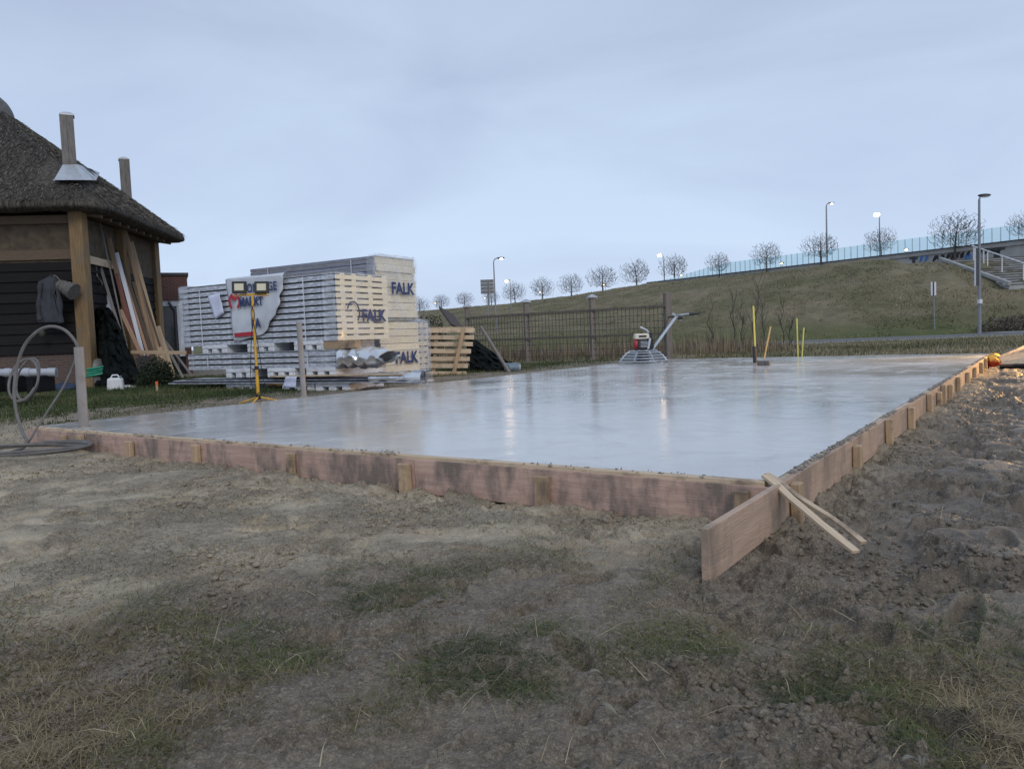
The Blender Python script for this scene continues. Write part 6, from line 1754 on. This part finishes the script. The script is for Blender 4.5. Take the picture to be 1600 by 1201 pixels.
def signs():
    Y = 92
    t = thing('traffic_sign', 'back of a large square road sign on a post', 'road sign', at(763, 492, Y))
    a, b = at(750.5, 437, Y), at(771, 437, Y); lo = at(761, 459, Y)
    SB = mat('sign_back', (0.20, 0.195, 0.20), (0.15, 0.147, 0.15), rough=0.6, rnd=0)
    for k in range(4):
        z0 = a.z + (lo.z - a.z) * (k + 0.5) / 4
        MB().box(((a.x + b.x) / 2, Y, z0), (b.x - a.x, 0.06, abs(lo.z - a.z) / 4 - 0.03)).build('sign_panel', SB, t)
    for px in (757, 764):
        p0, p1 = at(px, 437, Y), at(px, 460, Y); MB().box((p0.x, Y - 0.08, (p0.z + p1.z) / 2), (0.1, 0.08, p0.z - p1.z)).build('bracket', LAMPST, t)
    MB().tube([at(763.5, 495, Y + 0.1), at(763, 440, Y + 0.1)], 0.13, 8).build('post', LAMPST, t, smooth=True)
    Y = 55
    t = thing('path_sign', 'white narrow sign with dark stripe on a thin post by the road', 'sign', at(1459.5, 523, Y))
    MB().tube([at(1460.5, 524, Y), at(1458.5, 441, Y)], 0.055, 8).build('post', LAMPST, t, smooth=True)
    c = at(1458.5, 451, Y - 0.1)
    MB().box(c, (0.44, 0.05, 0.95), Matrix.Rotation(0.3, 3, 'Z')).build('sign_plate', WHITE, t)
    MB().box(c + Vector((-0.03, -0.045, 0)), (0.11, 0.05, 0.95), Matrix.Rotation(0.3, 3, 'Z')).build('dark_stripe', M_LETTER, t)
    t = thing('lamp_post_sign', 'tall narrow dark sign board fixed to the unlit street lamp', 'sign', at(1526, 447, 47.8))
    c = at(1527.2, 417, 47.75); hgt = at(1527, 388, 47.8).z - at(1527, 447, 47.8).z
    MB().box(c, (0.26, 0.05, hgt), Matrix.Rotation(0.5, 3, 'Z')).build('board', DARKST, t)
    MB().box(c + Vector((-0.15, -0.02, 0)), (0.05, 0.09, hgt * 1.0), Matrix.Rotation(0.5, 3, 'Z')).build('white_edge', WHITE, t)
    c = at(1531, 471, 47.9); MB().box(c, (0.17, 0.26, 0.26)).build('sticker_band', WHITE, t)
signs()

# ================================================================== BARE TREES
def tree_meshes(seed, H=4.6):
    """bare tree: twig tips spread through an egg-shaped crown, each tied back to the nearest wood below it"""
    rr = np.random.default_rng(seed); tr = MB(); cr = MB()
    lean = rr.normal(0, 0.05, 2) * H
    tk = [np.array([lean[0] * t * t, lean[1] * t * t, H * (t * 0.80)]) for t in np.linspace(0, 1, 9)]
    tr.tube([(0, 0, -0.8)] + [tuple(p) for p in tk], [0.15, 0.14, 0.13, 0.11, 0.095, 0.08, 0.06, 0.045, 0.03, 0.015], 6)
    N = 1150
    d = rr.normal(size=(N, 3)); d /= np.linalg.norm(d, axis=1, keepdims=True)
    q = rr.random(N) ** 0.40
    squ = 1 + 0.16 * np.sin(3 * np.arctan2(d[:, 1], d[:, 0]) + seed) + rr.normal(0, 0.06, N)
    P = d * (q * squ)[:, None] * np.array([0.57, 0.57, 0.45]) * H + np.array([lean[0] * 0.5, lean[1] * 0.5, 0.56 * H])
    P = P[P[:, 2] > 0.16 * H]
    base = np.array([0, 0, 0.22 * H])
    P = P[np.argsort(np.linalg.norm(P - base, axis=1))]
    nodes = [p for p in tk[2:]]; rad = [0.09, 0.085, 0.075, 0.06, 0.045, 0.03, 0.018]; dep = [0] * len(nodes)
    for p in P:
        A_ = np.array(nodes); v = p - A_
        L = np.linalg.norm(v, axis=1)
        pen = np.where(v[:, 2] < 0.35 * L, 1.7, 1.0) * (1 + 0.10 * np.array(dep))     # wood grows up and out
        k = int(np.argmin(L * pen)); a = A_[k]; l = L[k]
        m = a + (p - a) * 0.5 + np.array([0, 0, -0.06 * l]) + rr.normal(0, 0.04 * l, 3)
        r0 = max(0.021, min(rad[k] * 0.72, 0.05)); r1 = max(0.016, r0 * 0.7)
        cr.tube([tuple(a), tuple(m), tuple(p)], [r0, (r0 + r1) / 2, r1 * 0.8], 3, cap=False)
        nodes += [m, p]; rad += [(r0 + r1) / 2, r1]; dep += [dep[k] + 1, dep[k] + 1]
    out = []
    for b, nm in ((tr, 'trunk'), (cr, 'crown')):
        me = bpy.data.meshes.new(nm); me.from_pydata([tuple(v) for v in b.v], [], b.f); me.materials.append(BARK); out.append(me)
    return out
def trees():
    protos = [tree_meshes(s) for s in (1, 2, 3, 4, 5)]
    spec = [(656, 494, 466, 158), (690, 484, 462, 150), (726, 480, 458, 146), (768, 477, 455, 142), (805, 474, 444, 136), (848, 469, 436, 130), (893, 464, 431, 125), (942, 456, 419, 119), (995, 449, 410, 114), (1054, 438, 402, 125), (1124, 430, 398, 112), (1198, 421, 383, 106), (1283, 410, 369, 99), (1377, 400, 361, 93), (1492, 397, 340, 84.5), (1604, 376, 335, 79)]
    where = ['leftmost bare tree, beside the upper rear panel stack', 'second bare tree from the panel stacks, small and far', 'small bare tree left of the road sign back', 'bare tree standing behind the road sign back', 'bare tree just right of the tall curved street lamp', 'bare tree above the capped fence post nearest the drum', 'bare tree between two capped fence posts', 'bare tree above the middle capped fence post', 'bare tree at the start of the rising crest, left of the lit lamp', 'bare tree below the lit lamp where glass screens begin', 'small bare tree before the first glass screens', 'bare tree left of the small middle lamp', 'broad bare tree around the tall street lamp pole', 'bare tree below the brightest street lamp', 'largest bare tree, in front of the graffiti wall', 'bare tree cut off by the picture edge above the stairs']
    for k, ((px, yb, yt, Y), lab) in enumerate(zip(spec, where)):
        b, tp = at(px, yb, Y), at(px, yt, Y); s = (tp.z - b.z) / 4.6 * 1.12
        t = thing('bare_tree', lab, 'tree', b, group='row of bare trees along the embankment')
        M = Matrix.Translation(b) @ Matrix.Rotation(k * 1.3, 4, 'Z') @ Matrix.Diagonal((s * (0.92 + 0.17 * ((k * 7) % 5) / 4), s * 1.0, s, 1))
        for me, nm in zip(protos[(k * 3) % 5], ('trunk', 'crown')): mesh_obj(nm, me, t, M)
    # dark evergreen hedge by the packs
    def shrub(name, c, rad, n, label, cat, tints, seed, leaf=0.09):
        r = np.random.default_rng(seed); t = thing(name, label, cat, c)
        d = r.normal(size=(n, 3)); d /= np.linalg.norm(d, axis=1, keepdims=True); d[:, 2] = np.abs(d[:, 2])
        q = r.random(n) ** 0.4; lump = 0.7 + 0.6 * fbm(d[:, 0] * 3 + 5, d[:, 1] * 3 + d[:, 2] * 2, 3, seed)
        P = d * (q * lump)[:, None] * np.array(rad)[None]
        D = r.normal(size=(n, 3)); D /= np.linalg.norm(D, axis=1, keepdims=True)
        me = leaf_strip(P, D, r.uniform(leaf * 0.4, leaf * 0.8, n), r.uniform(leaf * 0.7, leaf * 1.6, n), 'foliage', tint_mat('leaves_' + name, tints), r.random(n))
        mesh_obj('foliage', me, t)
        m = MB(); rr = random.Random(seed)
        for k in range(7):
            a = rr.uniform(0, 6.28); m.tube([Vector(c), Vector(c) + Vector((math.cos(a) * rad[0] * 0.5, math.sin(a) * rad[1] * 0.5, rad[2] * 0.8))], [0.03, 0.01], 5)
        m.build('stems', BARK, t)
    p = at(664, 530, 31); shrub('evergreen_hedge', (p.x, 31, 0.1), (1.3, 0.8, 2.0), 5000, 'dark evergreen hedge behind the rear panel stacks', 'hedge', [(0.012, 0.018, 0.012), (0.025, 0.032, 0.02), (0.04, 0.045, 0.03)], 3)
    p = onz(240, 608, 0.14); shrub('garden_shrub', (p.x, p.y + 0.2, 0.12), (0.5, 0.4, 0.75), 4500, 'dark low shrub at the feet of the leaning planks', 'shrub', [(0.012, 0.02, 0.012), (0.022, 0.034, 0.018), (0.045, 0.06, 0.03)], 5, 0.06)
    p = at(1592, 520, 49.5); shrub('bramble_bush', (p.x, 49.8, 0.1), (2.4, 1.4, 1.1), 3500, 'dark bramble bush at the foot of the embankment by the path', 'bush', [(0.06, 0.052, 0.043), (0.11, 0.092, 0.075), (0.16, 0.135, 0.105)], 8, 0.13)
trees()

# ================================================================== LIT CORNER AT THE RIGHT
def corner():
    Y = 16.3
    b0 = onz(1553, 578, -0.02); c = Vector((b0.x, b0.y, -0.03))
    c = Vector((at(1553, 575, Y).x, Y, -0.04))
    t = thing('red_bucket', 'red bucket holding a crumpled yellow sack at the far slab corner', 'bucket', c)
    RB = mat('red_plastic', (0.50, 0.06, 0.03), (0.4, 0.05, 0.025), rough=0.45, rnd=0)
    z2 = at(1553, 563, Y).z - c.z
    MB().lathe(c, [(0.105, 0), (0.11, 0.02), (0.135, z2 - 0.03), (0.148, z2 - 0.025), (0.148, z2), (0.132, z2), (0.12, z2 - 0.1)], 22).build('pail', RB, t, smooth=True)
    rows = []; h = at(1553, 551, Y).z - c.z - z2
    for i in range(10):
        v = i / 9; rr = (0.135 * math.cos(v * 1.35) + 0.012)
        rows.append([c + Vector((rr * math.cos(2 * math.pi * k / 20) * (1 + 0.16 * math.sin(k * 2.1 + i)), rr * math.sin(2 * math.pi * k / 20) * (1 + 0.16 * math.cos(k * 1.7 + i)), z2 - 0.03 + (h + 0.02) * (v ** 0.6))) for k in range(21)])
    MB().grid(rows).build('sack', mat('yellow_sack', (0.66, 0.42, 0.10), (0.55, 0.33, 0.08), rough=0.8, bump=0.4, rnd=0), t, smooth=True)
    # plank ramp on dark bearers
    p0 = at(1566, 573, 15.4)
    t = thing('plank_ramp', 'lamp-lit plank ramp on dark bearers rising out of the picture', 'ramp', Vector((p0.x, 15.4, -0.02)))
    for k in range(5):
        a = at(1565 + 0.5 * (4 - k), 572 - 1.9 * k, 15.25 + 0.13 * k); b = at(1668, 557 - 9.0 * k, 14.6 + 0.34 * k)
        plank('deck_plank', a, b, 0.24, 0.045, BATTEN, t, up=(0.1, -0.75, 0.65), bw=0.004)
    for k in range(2):
        plank('bearer', at(1562 + 6 * k, 575.5 - 3 * k, 15.15 + 0.5 * k), at(1668, 573 - 20 * k, 14.6 + 1.1 * k), 0.10, 0.14, TARRED, t, up=(0, -0.5, 1))
    plank('side_rail', at(1564, 565, 15.9), at(1668, 506, 16.1), 0.07, 0.05, TARRED, t)
    # the work lamp that lights this corner stands just beyond the picture edge
    t = thing('work_lamp', 'warm work lamp on a yellow stand beyond the plank ramp', 'work lamp', Vector((12.9, 16.3, -0.05)))
    MB().tube([Vector((12.9, 16.3, -0.05)), Vector((12.9, 16.3, 1.5))], 0.025, 8).build('pole', YELLOW, t, smooth=True)
    for th in (40, 160, 280): MB().tube([Vector((12.9, 16.3, 0.4)), Vector((12.9 + 0.4 * math.cos(R(th)), 16.3 + 0.4 * math.sin(R(th)), -0.05))], 0.014, 6).build('leg', YELLOW, t)
    bev(MB().box((12.9, 16.15, 1.55), (0.3, 0.08, 0.24)).build('lamp_housing', BLACK, t), 0.01)
    MB().box((12.9, 16.10, 1.55), (0.24, 0.01, 0.18)).build('lamp_glass', GLOW, t)
    ld = bpy.data.lights.new('work_light', 'SPOT'); ld.energy = 1900; ld.color = (1.0, 0.56, 0.18); ld.spot_size = R(95); ld.spot_blend = 0.6; ld.shadow_soft_size = 0.08
    lo = bpy.data.objects.new('work_light', ld)
    dv = (Vector((10.9, 15.4, 0.2)) - Vector((12.88, 16.02, 1.55)))
    put(lo, t, Matrix.Translation((12.88, 16.02, 1.55)) @ dv.to_track_quat('-Z', 'Y').to_matrix().to_4x4())
corner()
